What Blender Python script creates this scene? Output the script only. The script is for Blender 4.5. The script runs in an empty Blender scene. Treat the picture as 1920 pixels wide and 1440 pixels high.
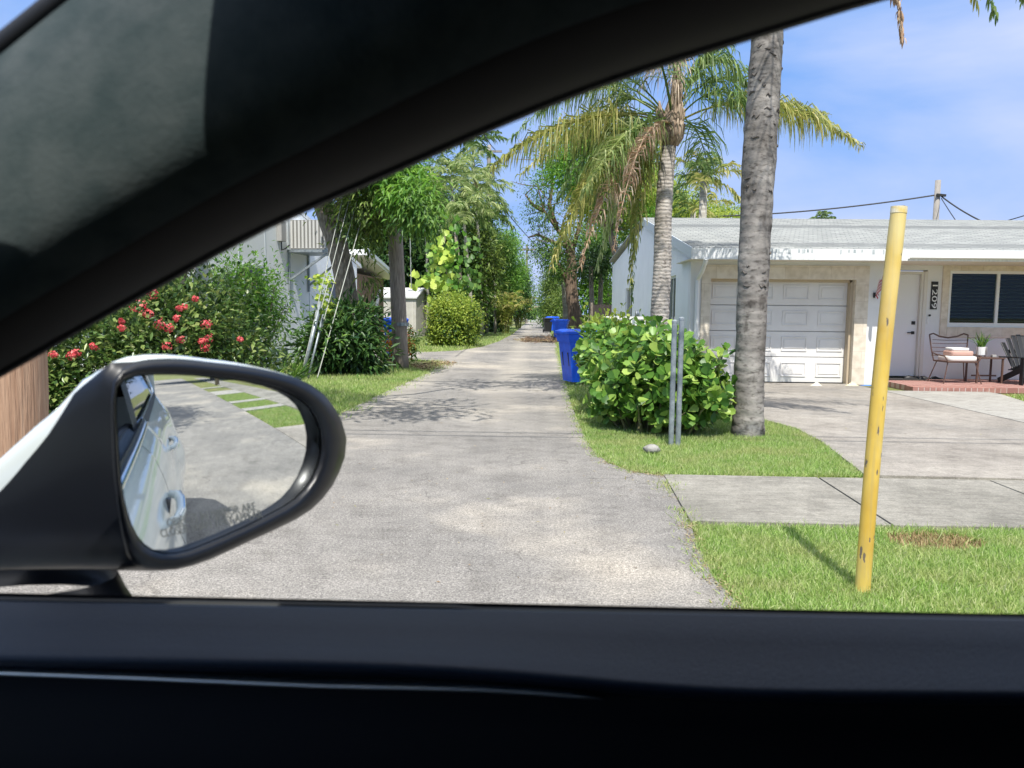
import bpy, math, random
import numpy as np
from mathutils import Vector, Matrix
random.seed(7); rng = np.random.default_rng(7)
C = bpy.context.scene.collection
SC = bpy.context.scene
# ------------------------------------------------------------------ camera
FPX = 1440.0; W0, H0 = 1920.0, 1440.0
CAM = np.array([0.0, 0.0, 1.38])
yaw = math.atan(40 / FPX); pit = math.atan(135.5 / FPX); rol = 0.0105
Hh = np.array([math.cos(yaw), math.sin(yaw), 0.0])
Fw = np.array([-math.sin(yaw) * math.cos(pit), math.cos(yaw) * math.cos(pit), -math.sin(pit)])
Up0 = np.cross(Hh, Fw)
Rt = math.cos(rol) * Hh + math.sin(rol) * Up0
Up = np.cross(Rt, Fw)
cd = bpy.data.cameras.new('camera'); cam = bpy.data.objects.new('camera', cd); C.objects.link(cam)
cam.matrix_world = Matrix(((Rt[0], Up[0], -Fw[0], CAM[0]), (Rt[1], Up[1], -Fw[1], CAM[1]), (Rt[2], Up[2], -Fw[2], CAM[2]), (0, 0, 0, 1)))
cd.sensor_width = 36; cd.lens = 27.0; cd.clip_start = 0.02; cd.clip_end = 2000
cd.dof.use_dof = True; cd.dof.focus_distance = 9.0; cd.dof.aperture_fstop = 8.5
SC.camera = cam
# ------------------------------------------------------------------ light
SUN_EL = math.radians(60); SUN_AZ = math.radians(175)     # compass-like from +Y
sd = np.array([math.sin(SUN_AZ) * math.cos(SUN_EL), math.cos(SUN_AZ) * math.cos(SUN_EL), math.sin(SUN_EL)])
ld = bpy.data.lights.new('sun', 'SUN'); ld.energy = 4.1; ld.angle = math.radians(0.5); ld.color = (1.0, 0.965, 0.9)
sun = bpy.data.objects.new('sun', ld); C.objects.link(sun)
sun.rotation_euler = Vector(sd).to_track_quat('Z', 'Y').to_euler()
w = bpy.data.worlds.new("World"); SC.world = w; w.use_nodes = True
nt = w.node_tree; nt.nodes.clear(); N = nt.nodes.new; L = nt.links.new
out = N('ShaderNodeOutputWorld'); bg = N('ShaderNodeBackground'); bg.inputs['Strength'].default_value = 0.135
sky = N('ShaderNodeTexSky'); sky.sky_type = 'NISHITA'; sky.sun_disc = False
sky.sun_elevation = SUN_EL; sky.sun_rotation = SUN_AZ; sky.air_density = 1.3; sky.dust_density = 0.5; sky.ozone_density = 3.0
tc = N('ShaderNodeTexCoord'); mp = N('ShaderNodeMapping'); mp.inputs['Scale'].default_value = (1.0, 1.0, 3.2)
mp.inputs['Rotation'].default_value = (0.25, 0.12, 0.4)
n1 = N('ShaderNodeTexNoise'); n1.inputs['Scale'].default_value = 1.6; n1.inputs['Detail'].default_value = 9; n1.inputs['Roughness'].default_value = 0.5
n1.inputs['Distortion'].default_value = 0.25
r1 = N('ShaderNodeValToRGB'); r1.color_ramp.elements[0].position = 0.45; r1.color_ramp.elements[1].position = 0.72
r1.color_ramp.elements[1].color = (0.9, 0.9, 0.9, 1)
n2 = N('ShaderNodeTexNoise'); n2.inputs['Scale'].default_value = 7; n2.inputs['Detail'].default_value = 7; n2.inputs['Roughness'].default_value = 0.5
mp2 = N('ShaderNodeMapping'); mp2.inputs['Scale'].default_value = (1, 1, 1.7); mp2.inputs['Location'].default_value = (0.35, 0.1, 0.0)
r2 = N('ShaderNodeValToRGB'); r2.color_ramp.elements[0].position = 0.50; r2.color_ramp.elements[1].position = 0.66
sx = N('ShaderNodeSeparateXYZ'); hr = N('ShaderNodeMapRange')
hr.inputs[1].default_value = 0.30; hr.inputs[2].default_value = 0.10; hr.inputs[3].default_value = 0.0; hr.inputs[4].default_value = 0.8
mm = N('ShaderNodeMath'); mm.operation = 'MULTIPLY'; mx = N('ShaderNodeMath'); mx.operation = 'MAXIMUM'
mix = N('ShaderNodeMix'); mix.data_type = 'RGBA'
mix.inputs['B'].default_value = (3.6, 3.95, 5.2, 1)
tint = N('ShaderNodeMix'); tint.data_type = 'RGBA'; tint.blend_type = 'MULTIPLY'; tint.inputs['Factor'].default_value = 1.0
tint.inputs['B'].default_value = (1.12, 1.02, 1.12, 1)
L(tc.outputs['Generated'], mp.inputs['Vector']); L(mp.outputs['Vector'], n1.inputs['Vector']); L(n1.outputs['Fac'], r1.inputs['Fac'])
L(tc.outputs['Generated'], mp2.inputs['Vector']); L(mp2.outputs['Vector'], n2.inputs['Vector']); L(n2.outputs['Fac'], r2.inputs['Fac'])
L(tc.outputs['Generated'], sx.inputs['Vector']); L(sx.outputs['Z'], hr.inputs[0])
L(r2.outputs['Color'], mm.inputs[0]); L(hr.outputs['Result'], mm.inputs[1])
L(r1.outputs['Color'], mx.inputs[0]); L(mm.outputs['Value'], mx.inputs[1])
base_ = N('ShaderNodeMix'); base_.data_type = 'RGBA'; base_.inputs['Factor'].default_value = .9; base_.inputs['B'].default_value = (0.95, 2.08, 4.6, 1)
L(sky.outputs['Color'], tint.inputs['A']); L(tint.outputs['Result'], base_.inputs['A']); L(base_.outputs['Result'], mix.inputs['A'])
hi_ = N('ShaderNodeMapRange'); hi_.inputs[1].default_value = .5; hi_.inputs[2].default_value = .8; hi_.inputs[3].default_value = 0; hi_.inputs[4].default_value = .85  # unseen bright cloud overhead, added to lift the fill light in shade
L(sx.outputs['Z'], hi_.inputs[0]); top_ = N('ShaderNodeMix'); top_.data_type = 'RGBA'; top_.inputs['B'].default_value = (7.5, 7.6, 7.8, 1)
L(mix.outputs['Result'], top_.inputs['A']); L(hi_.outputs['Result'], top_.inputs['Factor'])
L(mx.outputs['Value'], mix.inputs['Factor'])
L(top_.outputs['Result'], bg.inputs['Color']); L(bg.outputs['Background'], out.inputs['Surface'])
SC.view_settings.view_transform = 'Standard'; SC.view_settings.look = 'None'; SC.view_settings.exposure = 0.6; SC.view_settings.gamma = 1
try:
    SC.cycles.max_bounces = 8; SC.cycles.transparent_max_bounces = 12
except Exception: pass

# ------------------------------------------------------------------ helpers
def ray(px, py):
    d = Fw * FPX + Rt * (px - W0 / 2) - Up * (py - H0 / 2)
    return d / np.linalg.norm(d)
def D(px, py, Y):
    d = ray(px, py); return CAM + d * (Y / d[1])
def G(px, py, z=0.0):
    d = ray(px, py); return CAM + d * ((z - CAM[2]) / d[2])
def tag(o, label=None, cat=None, group=None, kind=None):
    if label: o['label'] = label
    if cat: o['category'] = cat
    if group: o['group'] = group
    if kind: o['kind'] = kind
    return o
def empty(name, loc, label, cat, group=None):
    o = bpy.data.objects.new(name, None); C.objects.link(o); o.location = [float(v) for v in loc]
    o.empty_display_size = 0.2
    return tag(o, label, cat, group)
def setpar(o, p):
    if p is not None:
        o.parent = p
        m = Matrix.Identity(4); q = p
        while q is not None:
            m = q.matrix_basis @ m if False else (q.matrix_parent_inverse @ q.matrix_basis @ m if q.parent is not None else q.matrix_basis @ m)
            q = q.parent
        o.matrix_parent_inverse = m.inverted()
class MB:
    def __init__(s): s.v = []; s.f = []; s.mi = []; s.cur = 0
    def add(s, vs, fs):
        o = len(s.v); s.v += [tuple(float(c) for c in p) for p in vs]
        s.f += [tuple(i + o for i in f) for f in fs]; s.mi += [s.cur] * len(fs); return s
    def box(s, x0, x1, y0, y1, z0, z1):
        return s.add([(x0, y0, z0), (x1, y0, z0), (x1, y1, z0), (x0, y1, z0), (x0, y0, z1), (x1, y0, z1), (x1, y1, z1), (x0, y1, z1)],
                     [(0, 3, 2, 1), (4, 5, 6, 7), (0, 1, 5, 4), (1, 2, 6, 5), (2, 3, 7, 6), (3, 0, 4, 7)])
    def bar(s, a, b, wx, wz):   # rectangular bar from a to b
        a = Vector(a); b = Vector(b); d = (b - a).normalized()
        u = d.cross(Vector((0, 0, 1)));
        if u.length < 1e-3: u = Vector((1, 0, 0))
        u.normalize(); v = u.cross(d)
        P = []
        for p in (a, b):
            for i, j in ((-1, -1), (1, -1), (1, 1), (-1, 1)): P.append(p + u * i * wx / 2 + v * j * wz / 2)
        return s.add(P, [(0, 1, 2, 3), (7, 6, 5, 4), (0, 4, 5, 1), (1, 5, 6, 2), (2, 6, 7, 3), (3, 7, 4, 0)])
    def tube(s, pts, rad, n=10, cap=True, jit=0.0, ph=0):
        pts = [Vector([float(c) for c in p]) for p in pts]; k = len(pts)
        if not hasattr(rad, '__len__'): rad = [rad] * k
        V = []; F = []; u = None
        for i, p in enumerate(pts):
            d = (pts[min(i + 1, k - 1)] - pts[max(i - 1, 0)]).normalized()
            if u is None:
                u = d.cross(Vector((0, 1, 0)));
                if u.length < 0.1: u = d.cross(Vector((1, 0, 0)))
            u = (u - d * u.dot(d)).normalized(); v = d.cross(u)
            for j in range(n):
                a = 2 * math.pi * j / n + ph; r = rad[i] * (1 + random.uniform(-jit, jit))
                V.append(p + u * math.cos(a) * r + v * math.sin(a) * r)
        for i in range(k - 1):
            for j in range(n):
                F.append((i * n + j, i * n + (j + 1) % n, (i + 1) * n + (j + 1) % n, (i + 1) * n + j))
        if cap: F.append(tuple(range(n - 1, -1, -1))); F.append(tuple((k - 1) * n + j for j in range(n)))
        return s.add(V, F)
    def poly(s, pts, z): return s.add([(p[0], p[1], z) for p in pts], [tuple(range(len(pts)))])
    def prism(s, pts, z0, z1):
        n = len(pts); V = [(p[0], p[1], z0) for p in pts] + [(p[0], p[1], z1) for p in pts]
        return s.add(V, [tuple(range(n - 1, -1, -1)), tuple(range(n, 2 * n))] + [(i, (i + 1) % n, n + (i + 1) % n, n + i) for i in range(n)])
    def grid(s, R, close=False):
        m = len(R); n = len(R[0]); V = [p for r in R for p in r]; F = []
        for i in range(m - 1):
            for j in range(n if close else n - 1):
                F.append((i * n + j, i * n + (j + 1) % n, (i + 1) * n + (j + 1) % n, (i + 1) * n + j))
        return s.add(V, F)
    def build(s, name, mats, parent=None, smooth=False, bevel=0, recalc=True):
        me = bpy.data.meshes.new(name); me.from_pydata(s.v, [], s.f)
        if not isinstance(mats, (list, tuple)): mats = [mats]
        for m in mats: me.materials.append(m)
        me.polygons.foreach_set('material_index', s.mi)
        if recalc:
            import bmesh
            bm = bmesh.new(); bm.from_mesh(me); bmesh.ops.recalc_face_normals(bm, faces=bm.faces); bm.to_mesh(me); bm.free()
        if smooth: me.polygons.foreach_set('use_smooth', [True] * len(me.polygons))
        me.update()
        o = bpy.data.objects.new(name, me); C.objects.link(o); setpar(o, parent)
        if bevel:
            b = o.modifiers.new('bevel', 'BEVEL'); b.width = bevel; b.segments = 2; b.limit_method = 'ANGLE'
        return o
def npmesh(name, V, F, mat, parent=None, smooth=False):
    V = np.asarray(V, dtype=np.float32).reshape(-1, 3); F = np.asarray(F, dtype=np.int32); k = F.shape[1]
    me = bpy.data.meshes.new(name); me.vertices.add(len(V)); me.vertices.foreach_set('co', V.ravel())
    me.loops.add(F.size); me.loops.foreach_set('vertex_index', F.ravel())
    me.polygons.add(len(F)); me.polygons.foreach_set('loop_start', np.arange(0, F.size, k, dtype=np.int32))
    me.polygons.foreach_set('loop_total', np.full(len(F), k, dtype=np.int32))
    me.materials.append(mat); me.update(calc_edges=True)
    if smooth: me.polygons.foreach_set('use_smooth', np.ones(len(F), dtype=bool))
    o = bpy.data.objects.new(name, me); C.objects.link(o); setpar(o, parent); return o
def nrm(a): return a / np.maximum(np.linalg.norm(a, axis=-1, keepdims=True), 1e-9)
TM = {  # u along, v across, w up ; quads
 'leaf': (np.array([(0, 0, 0), (.45, .5, .10), (1, 0, -.05), (.45, -.5, .10), (.5, 0, 0)]), [(0, 4, 2, 1), (0, 3, 2, 4)]),
 'round': (np.array([(0, 0, 0), (.42, .34, .06), (.78, .5, .08), (1.0, .22, .04), (1.0, -.22, .04), (.78, -.5, .08), (.42, -.34, .06), (.5, 0, 0), (.95, 0, 0)]),
           [(0, 7, 2, 1), (7, 8, 3, 2), (0, 6, 5, 7), (7, 5, 4, 8)]),
 'quad': (np.array([(0, 0, 0), (.5, .5, .06), (1, 0, 0), (.5, -.5, .06)]), [(0, 3, 2, 1)]),
 'blade': (np.array([(0, -.5, 0), (0, .5, 0), (.6, .35, .03), (.6, -.35, .03), (1.0, 0.05, -.18), (1.0, -.05, -.18)]), [(0, 1, 2, 3), (3, 2, 4, 5)]),
}
def leaves_arr(P, A, Nn, Ln, Wd, tmpl='leaf'):
    T, F = TM[tmpl]; n = len(P); A = nrm(A); B = nrm(np.cross(Nn, A)); Nn = np.cross(A, B)
    Ln = np.broadcast_to(Ln, (n,)); Wd = np.broadcast_to(Wd, (n,))
    V = P[:, None, :] + A[:, None, :] * (T[None, :, 0:1] * Ln[:, None, None]) + B[:, None, :] * (T[None, :, 1:2] * Wd[:, None, None]) \
        + Nn[:, None, :] * (T[None, :, 2:3] * Ln[:, None, None])
    k = len(T); Fa = (np.arange(n)[:, None, None] * k + np.array(F)[None]).reshape(-1, 4)
    return V.reshape(-1, 3), Fa
def join(parts):
    Vs = []; Fs = []; o = 0
    for V, F in parts: Vs.append(V); Fs.append(F + o); o += len(V)
    return np.concatenate(Vs), np.concatenate(Fs)
def rdir(n): return nrm(rng.normal(size=(n, 3)))
def clump_pts(ell, density, cl_r, per, low=-1.0):
    """ell: list of (center, radii). clumps spread through each ellipsoid, mostly near its surface"""
    P = []; O = []
    for c, r in ell:
        c = np.array(c, float); r = np.array(r, float)
        area = 4 * math.pi * ((r[0] * r[1]) ** 1.6 / 3 + (r[0] * r[2]) ** 1.6 / 3 + (r[1] * r[2]) ** 1.6 / 3) ** (1 / 1.6)
        m = max(4, int(area * density)); d = rdir(m); d[:, 2] = np.maximum(d[:, 2], low)
        rad = rng.uniform(0.55, 1.04, m)[:, None]
        cc = c + d * r * rad
        q = rng.normal(size=(m, per, 3)) * cl_r * rng.uniform(.6, 1.3, (m, 1, 1)) * 0.5
        P.append((cc[:, None] + q).reshape(-1, 3)); O.append(np.repeat(d, per, 0) + nrm(q.reshape(-1, 3)) * 0.8)
    return np.concatenate(P), nrm(np.concatenate(O))
def foliage(name, ell, mat, parent, density=6, cl_r=.35, per=26, ll=.14, lw=.05, droop=0.3, tmpl='leaf', low=-1.0, zmin=0.02):
    P, O = clump_pts(ell, density, cl_r, per, low); k = P[:, 2] > zmin; P = P[k]; O = O[k]; n = len(P)
    A = nrm(O * .8 + rdir(n) * .8 + np.array([0, 0, -droop])); Nn = nrm(np.array([0, 0, 1.0]) * .8 + O * .5 + rdir(n) * .5)
    V, F = leaves_arr(P, A, Nn, ll * rng.uniform(.6, 1.25, n), lw * rng.uniform(.7, 1.2, n), tmpl)
    return npmesh(name, V, F, mat, parent)
def frond_arr(p0, p1, p2, nl=46, ll=.55, lw=.028, droop=.8, fold=.5, rw=.016, start=.12, rag=0.15, p3=None):
    p0, p1, p2 = [np.array(p, float) for p in (p0, p1, p2)]
    def pt(t):
        t = t[:, None]; return (1 - t) ** 2 * p0 + 2 * t * (1 - t) * p1 + t * t * p2
    def tn(t):
        t = t[:, None]; return nrm(2 * (1 - t) * (p1 - p0) + 2 * t * (p2 - p1))
    parts = []
    t = np.linspace(0, 1, 14); q = pt(t); g = tn(t); s = nrm(np.cross(g, np.array([0, 0, 1.0]) + 1e-4)); u = np.cross(s, g)
    r = (rw * (1 - .8 * t))[:, None]
    ring = np.stack([q + s * r, q + u * r * .7, q - s * r, q - u * r * .7], 1).reshape(-1, 3)
    F = [(i * 4 + j, i * 4 + (j + 1) % 4, i * 4 + 4 + (j + 1) % 4, i * 4 + 4 + j) for i in range(13) for j in range(4)]
    parts.append((ring, np.array(F)))
    for sg in (1, -1):
        t = np.sort(rng.uniform(start, 1.0, nl)); q = pt(t); g = tn(t); s = nrm(np.cross(g, np.array([0, 0, 1.0]) + 1e-4)) * sg; u = np.array([0, 0, 1.0])
        env = np.sin(np.clip(t * 1.0 + .12, 0, 1) * math.pi) ** .5 * .75 + .25
        l = ll * env * rng.uniform(1 - rag, 1 + rag * .6, nl)
        d0 = nrm(s * 1.0 + g * rng.uniform(.3, .8, (nl, 1)) + u * rng.uniform(-fold, fold, (nl, 1)) + rng.normal(size=(nl, 3)) * rag)
        dr = np.array([0, 0, -1.0]) * droop
        a = q; b = a + d0 * (l * .4)[:, None]; d1 = nrm(d0 + dr); c = b + d1 * (l * .35)[:, None]; d2 = nrm(d1 + dr * 1.4); e = c + d2 * (l * .3)[:, None]
        wv = nrm(np.cross(d0, g) + rng.normal(size=(nl, 3)) * .35) * lw * .5
        wv2 = nrm(wv + rng.normal(size=(nl, 3)) * lw * .2) * lw * .5
        V = np.stack([a - wv * .6, a + wv * .6, b - wv, b + wv, c - wv2 * .8, c + wv2 * .8, e - wv2 * .15, e + wv2 * .15], 1).reshape(-1, 3)
        Fq = np.array([(0, 1, 3, 2), (2, 3, 5, 4), (4, 5, 7, 6)])
        Fq = (np.arange(nl)[:, None, None] * 8 + Fq[None]).reshape(-1, 4)
        parts.append((V, Fq))
    return join(parts)
# ------------------------------------------------------------------ materials
def newmat(name):
    m = bpy.data.materials.new(name); m.use_nodes = True; nt = m.node_tree
    b = nt.nodes['Principled BSDF']; return m, nt, b
def P(name, c1, c2=None, scale=5, rough=.6, bump=0, metal=0, spec=.5, det=5, stretch=(1, 1, 1), bscale=None, lo=.35, hi=.65, coat=0):
    m, nt, b = newmat(name); N = nt.nodes.new; L = nt.links.new
    b.inputs['Roughness'].default_value = rough; b.inputs['Metallic'].default_value = metal
    b.inputs['Specular IOR Level'].default_value = spec; b.inputs['Coat Weight'].default_value = coat
    if c2 is None: b.inputs['Base Color'].default_value = (*c1, 1)
    if c2 is not None or bump:
        tc = N('ShaderNodeTexCoord'); mp = N('ShaderNodeMapping'); mp.inputs['Scale'].default_value = stretch
        L(tc.outputs['Object'], mp.inputs['Vector'])
    if c2 is not None:
        n = N('ShaderNodeTexNoise'); n.inputs['Scale'].default_value = scale; n.inputs['Detail'].default_value = det; n.inputs['Roughness'].default_value = .6
        r = N('ShaderNodeValToRGB'); r.color_ramp.elements[0].position = lo; r.color_ramp.elements[1].position = hi
        r.color_ramp.elements[0].color = (*c1, 1); r.color_ramp.elements[1].color = (*c2, 1)
        L(mp.outputs['Vector'], n.inputs['Vector']); L(n.outputs['Fac'], r.inputs['Fac']); L(r.outputs['Color'], b.inputs['Base Color'])
    if bump:
        n = N('ShaderNodeTexNoise'); n.inputs['Scale'].default_value = bscale or scale * 4; n.inputs['Detail'].default_value = 6
        bp = N('ShaderNodeBump'); bp.inputs['Strength'].default_value = bump; bp.inputs['Distance'].default_value = .02
        L(mp.outputs['Vector'], n.inputs['Vector']); L(n.outputs['Fac'], bp.inputs['Height']); L(bp.outputs['Normal'], b.inputs['Normal'])
    return m
def leafmat(name, cols, trans=.35, rough=.45):
    m, nt, b = newmat(name); N = nt.nodes.new; L = nt.links.new
    g = N('ShaderNodeNewGeometry'); r = N('ShaderNodeValToRGB'); e = r.color_ramp.elements
    while len(e) < len(cols): e.new(.5)
    for i, c in enumerate(cols): e[i].position = i / (len(cols) - 1); e[i].color = (*c, 1)
    L(g.outputs['Random Per Island'], r.inputs['Fac']); L(r.outputs['Color'], b.inputs['Base Color'])
    b.inputs['Roughness'].default_value = rough; b.inputs['Specular IOR Level'].default_value = .35
    t = N('ShaderNodeBsdfTranslucent'); hs = N('ShaderNodeHueSaturation'); hs.inputs['Value'].default_value = 1.5; hs.inputs['Hue'].default_value = .49
    L(r.outputs['Color'], hs.inputs['Color']); L(hs.outputs['Color'], t.inputs['Color'])
    mx = N('ShaderNodeMixShader'); mx.inputs['Fac'].default_value = trans
    L(b.outputs['BSDF'], mx.inputs[1]); L(t.outputs['BSDF'], mx.inputs[2]); L(mx.outputs['Shader'], nt.nodes['Material Output'].inputs['Surface'])
    return m
def ground_mat(name, base, dark, light, crack=0.0, speck=.25, big=.35, spot=None, spotsc=.5, streak=0):
    m, nt, b = newmat(name); N = nt.nodes.new; L = nt.links.new
    tc = N('ShaderNodeTexCoord'); V = tc.outputs['Object']
    def noise(s, d=6, ro=.6):
        n = N('ShaderNodeTexNoise'); n.inputs['Scale'].default_value = s; n.inputs['Detail'].default_value = d; n.inputs['Roughness'].default_value = ro; L(V, n.inputs['Vector']); return n
    def ramp(src, a, c0, bb, c1):
        r = N('ShaderNodeValToRGB'); r.color_ramp.elements[0].position = a; r.color_ramp.elements[1].position = bb
        r.color_ramp.elements[0].color = c0; r.color_ramp.elements[1].color = c1; L(src, r.inputs['Fac']); return r
    def mixc(fac, A, B, mode='MIX'):
        x = N('ShaderNodeMix'); x.data_type = 'RGBA'; x.blend_type = mode
        if hasattr(fac, 'links'): L(fac, x.inputs['Factor'])
        else: x.inputs['Factor'].default_value = fac
        for k, v in (('A', A), ('B', B)):
            if hasattr(v, 'links'): L(v, x.inputs[k])
            else: x.inputs[k].default_value = v
        return x.outputs['Result']
    big_n = noise(.7, 5); c = ramp(big_n.outputs['Fac'], .3, (*dark, 1), .7, (*light, 1)).outputs['Color']
    c = mixc(1 - big, c, (*base, 1))
    if spot:
        sn = noise(spotsc, 4); f = ramp(sn.outputs['Fac'], .52, (0, 0, 0, 1), .68, (1, 1, 1, 1)).outputs['Color']; c = mixc(f, c, (*spot, 1))
    mn = noise(6, 8, .7); f = ramp(mn.outputs['Fac'], .3, (.78, .78, .78, 1), .7, (1.15, 1.15, 1.15, 1)).outputs['Color']; c = mixc(.8, c, f, 'MULTIPLY')
    sp = noise(110, 2, .8); f = ramp(sp.outputs['Fac'], .35, (.45, .45, .45, 1), .65, (1.5, 1.5, 1.5, 1)).outputs['Color']; c = mixc(speck, c, f, 'MULTIPLY')
    sp2 = noise(48, 3, .9); f = ramp(sp2.outputs['Fac'], .36, (.55, .55, .56, 1), .64, (1.45, 1.44, 1.42, 1)).outputs['Color']; c = mixc(speck * .75, c, f, 'MULTIPLY')
    sp3 = noise(3.1, 9, .75); f = ramp(sp3.outputs['Fac'], .32, (.62, .61, .6, 1), .5, (1, 1, 1, 1)).outputs['Color']; c = mixc(.7, c, f, 'MULTIPLY')
    if crack:
        dn = noise(2.2, 6); vv = N('ShaderNodeVectorMath'); vv.operation = 'MULTIPLY_ADD'; vv.inputs[1].default_value = (.55, .55, 0)
        L(dn.outputs['Color'], vv.inputs[0]); L(V, vv.inputs[2])
        vo = N('ShaderNodeTexVoronoi'); vo.feature = 'DISTANCE_TO_EDGE'; vo.inputs['Scale'].default_value = 1.6; L(vv.outputs[0], vo.inputs['Vector'])
        f = ramp(vo.outputs['Distance'], .0, (1, 1, 1, 1), .018, (0, 0, 0, 1)).outputs['Color']
        km = noise(.9, 3); f2 = ramp(km.outputs['Fac'], .47, (0, 0, 0, 1), .6, (1, 1, 1, 1)).outputs['Color']
        f = mixc(1.0, f, f2, 'MULTIPLY'); f = mixc(1.0, f, (crack, crack, crack, 1), 'MULTIPLY')
        c = mixc(f, c, (.05, .045, .04, 1))
    if crack > .3:
        vo2 = N('ShaderNodeTexVoronoi'); vo2.feature = 'DISTANCE_TO_EDGE'; vo2.inputs['Scale'].default_value = 6.5
        vv2 = N('ShaderNodeVectorMath'); vv2.operation = 'MULTIPLY_ADD'; vv2.inputs[1].default_value = (.16, .16, 0); dn2 = noise(9, 5); L(dn2.outputs['Color'], vv2.inputs[0]); L(V, vv2.inputs[2]); L(vv2.outputs[0], vo2.inputs['Vector'])
        f = ramp(vo2.outputs['Distance'], .0, (1, 1, 1, 1), .03, (0, 0, 0, 1)).outputs['Color']
        km2 = noise(.55, 4); f2 = ramp(km2.outputs['Fac'], .52, (0, 0, 0, 1), .66, (1, 1, 1, 1)).outputs['Color']
        f = mixc(1.0, f, f2, 'MULTIPLY'); f = mixc(1.0, f, (.4, .4, .4, 1), 'MULTIPLY'); c = mixc(f, c, (.07, .065, .06, 1))
        # worn wheel tracks running down the alley, and a brighter sandy crown
        sxx = N('ShaderNodeSeparateXYZ'); L(V, sxx.inputs[0]); w1 = N('ShaderNodeMath'); w1.operation = 'MULTIPLY_ADD'; w1.inputs[1].default_value = 3.6; w1.inputs[2].default_value = 3.4; L(sxx.outputs['X'], w1.inputs[0])
        w2 = N('ShaderNodeMath'); w2.operation = 'SINE'; L(w1.outputs[0], w2.inputs[0]); yl = N('ShaderNodeMapRange'); yl.inputs[1].default_value = 8; yl.inputs[2].default_value = 14; yl.inputs[3].default_value = 0; yl.inputs[4].default_value = .45; L(sxx.outputs['Y'], yl.inputs[0])
        w3 = N('ShaderNodeMapRange'); w3.inputs[1].default_value = .0; w3.inputs[2].default_value = 1; L(w2.outputs[0], w3.inputs[0]); w4 = N('ShaderNodeMath'); w4.operation = 'MULTIPLY'; L(w3.outputs[0], w4.inputs[0]); L(yl.outputs[0], w4.inputs[1])
        nn = noise(1.3, 5); w5 = N('ShaderNodeMath'); w5.operation = 'MULTIPLY'; L(w4.outputs[0], w5.inputs[0]); L(nn.outputs['Fac'], w5.inputs[1]); w6 = N('ShaderNodeMath'); w6.operation = 'MULTIPLY'; w6.inputs[1].default_value = 1.6; L(w5.outputs[0], w6.inputs[0])
        c = mixc(w6.outputs[0], c, (.40, .36, .30, 1))
    if streak:
        mps = N('ShaderNodeMapping'); mps.inputs['Scale'].default_value = (1.2, 9, 1); mps.inputs['Rotation'].default_value = (0, 0, .5); L(V, mps.inputs['Vector']); ns = N('ShaderNodeTexNoise'); ns.inputs['Scale'].default_value = 3; ns.inputs['Detail'].default_value = 9; ns.inputs['Roughness'].default_value = .7; L(mps.outputs['Vector'], ns.inputs['Vector'])
        f = ramp(ns.outputs['Fac'], .3, (.72, .71, .69, 1), .62, (1.1, 1.1, 1.08, 1)).outputs['Color']; c = mixc(streak, c, f, 'MULTIPLY')
    L(c, b.inputs['Base Color']); b.inputs['Roughness'].default_value = .9; b.inputs['Specular IOR Level'].default_value = .25
    bp = N('ShaderNodeBump'); bp.inputs['Strength'].default_value = .5; bp.inputs['Distance'].default_value = .008
    L(sp.outputs['Fac'], bp.inputs['Height']); L(bp.outputs['Normal'], b.inputs['Normal'])
    return m
M = {}
M['asphalt'] = ground_mat('asphalt', (.245, .23, .213), (.17, .163, .152), (.32, .30, .27), crack=.5, speck=.9, big=.7, spot=(.41, .37, .31), spotsc=.35)
M['walk'] = ground_mat('sidewalk_concrete', (.275, .262, .232), (.18, .172, .15), (.36, .34, .30), speck=.35, big=.85, spot=(.21, .20, .175), spotsc=1.1, streak=.9)
M['drive'] = ground_mat('driveway_concrete', (.315, .285, .25), (.22, .20, .177), (.39, .36, .32), speck=.35, big=.85, spot=(.25, .235, .215), crack=.2, streak=.6)
M['path'] = ground_mat('path_concrete', (.34, .325, .29), (.26, .25, .225), (.42, .40, .365), speck=.3, big=.5)
M['soil'] = ground_mat('lawn_soil', (.15, .18, .05), (.10, .13, .035), (.24, .24, .09), speck=.8, big=.8, spot=(.26, .22, .12), spotsc=.9)
M['grass'] = leafmat('grass_blades', [(.15, .27, .05), (.24, .39, .08), (.37, .50, .15), (.58, .60, .34)], .35, .6)
_nt = M['grass'].node_tree; _r = [n for n in _nt.nodes if n.type == 'VALTORGB'][0]; _b = _nt.nodes['Principled BSDF']; _tc = _nt.nodes.new('ShaderNodeTexCoord'); _n = _nt.nodes.new('ShaderNodeTexNoise'); _n.inputs['Scale'].default_value = 2.4; _n.inputs['Detail'].default_value = 6
_rr = _nt.nodes.new('ShaderNodeValToRGB'); _rr.color_ramp.elements[0].position = .42; _rr.color_ramp.elements[1].position = .7; _rr.color_ramp.elements[1].color = (.6, .6, .6, 1)
_mx = _nt.nodes.new('ShaderNodeMix'); _mx.data_type = 'RGBA'; _mx.inputs['B'].default_value = (.46, .40, .20, 1)
_nt.links.new(_tc.outputs['Object'], _n.inputs['Vector']); _nt.links.new(_n.outputs['Fac'], _rr.inputs['Fac']); _nt.links.new(_rr.outputs['Color'], _mx.inputs['Factor']); _nt.links.new(_r.outputs['Color'], _mx.inputs['A']); _nt.links.new(_mx.outputs['Result'], _b.inputs['Base Color'])
M['drygrass'] = leafmat('dry_grass', [(.22, .15, .07), (.36, .26, .13), (.45, .36, .2)], .2, .7)
M['soilbrown'] = P('bare_soil', (.13, .09, .05), (.25, .18, .10), 20, .95, .5)
def wall(name, c, rough=.8): return P(name, tuple(x * .93 for x in c), c, 1.4, rough, .15, bscale=60)
M['white'] = wall('white_stucco', (.80, .80, .78)); M['whitetrim'] = P('white_trim', (.82, .82, .80), rough=.45)
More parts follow.
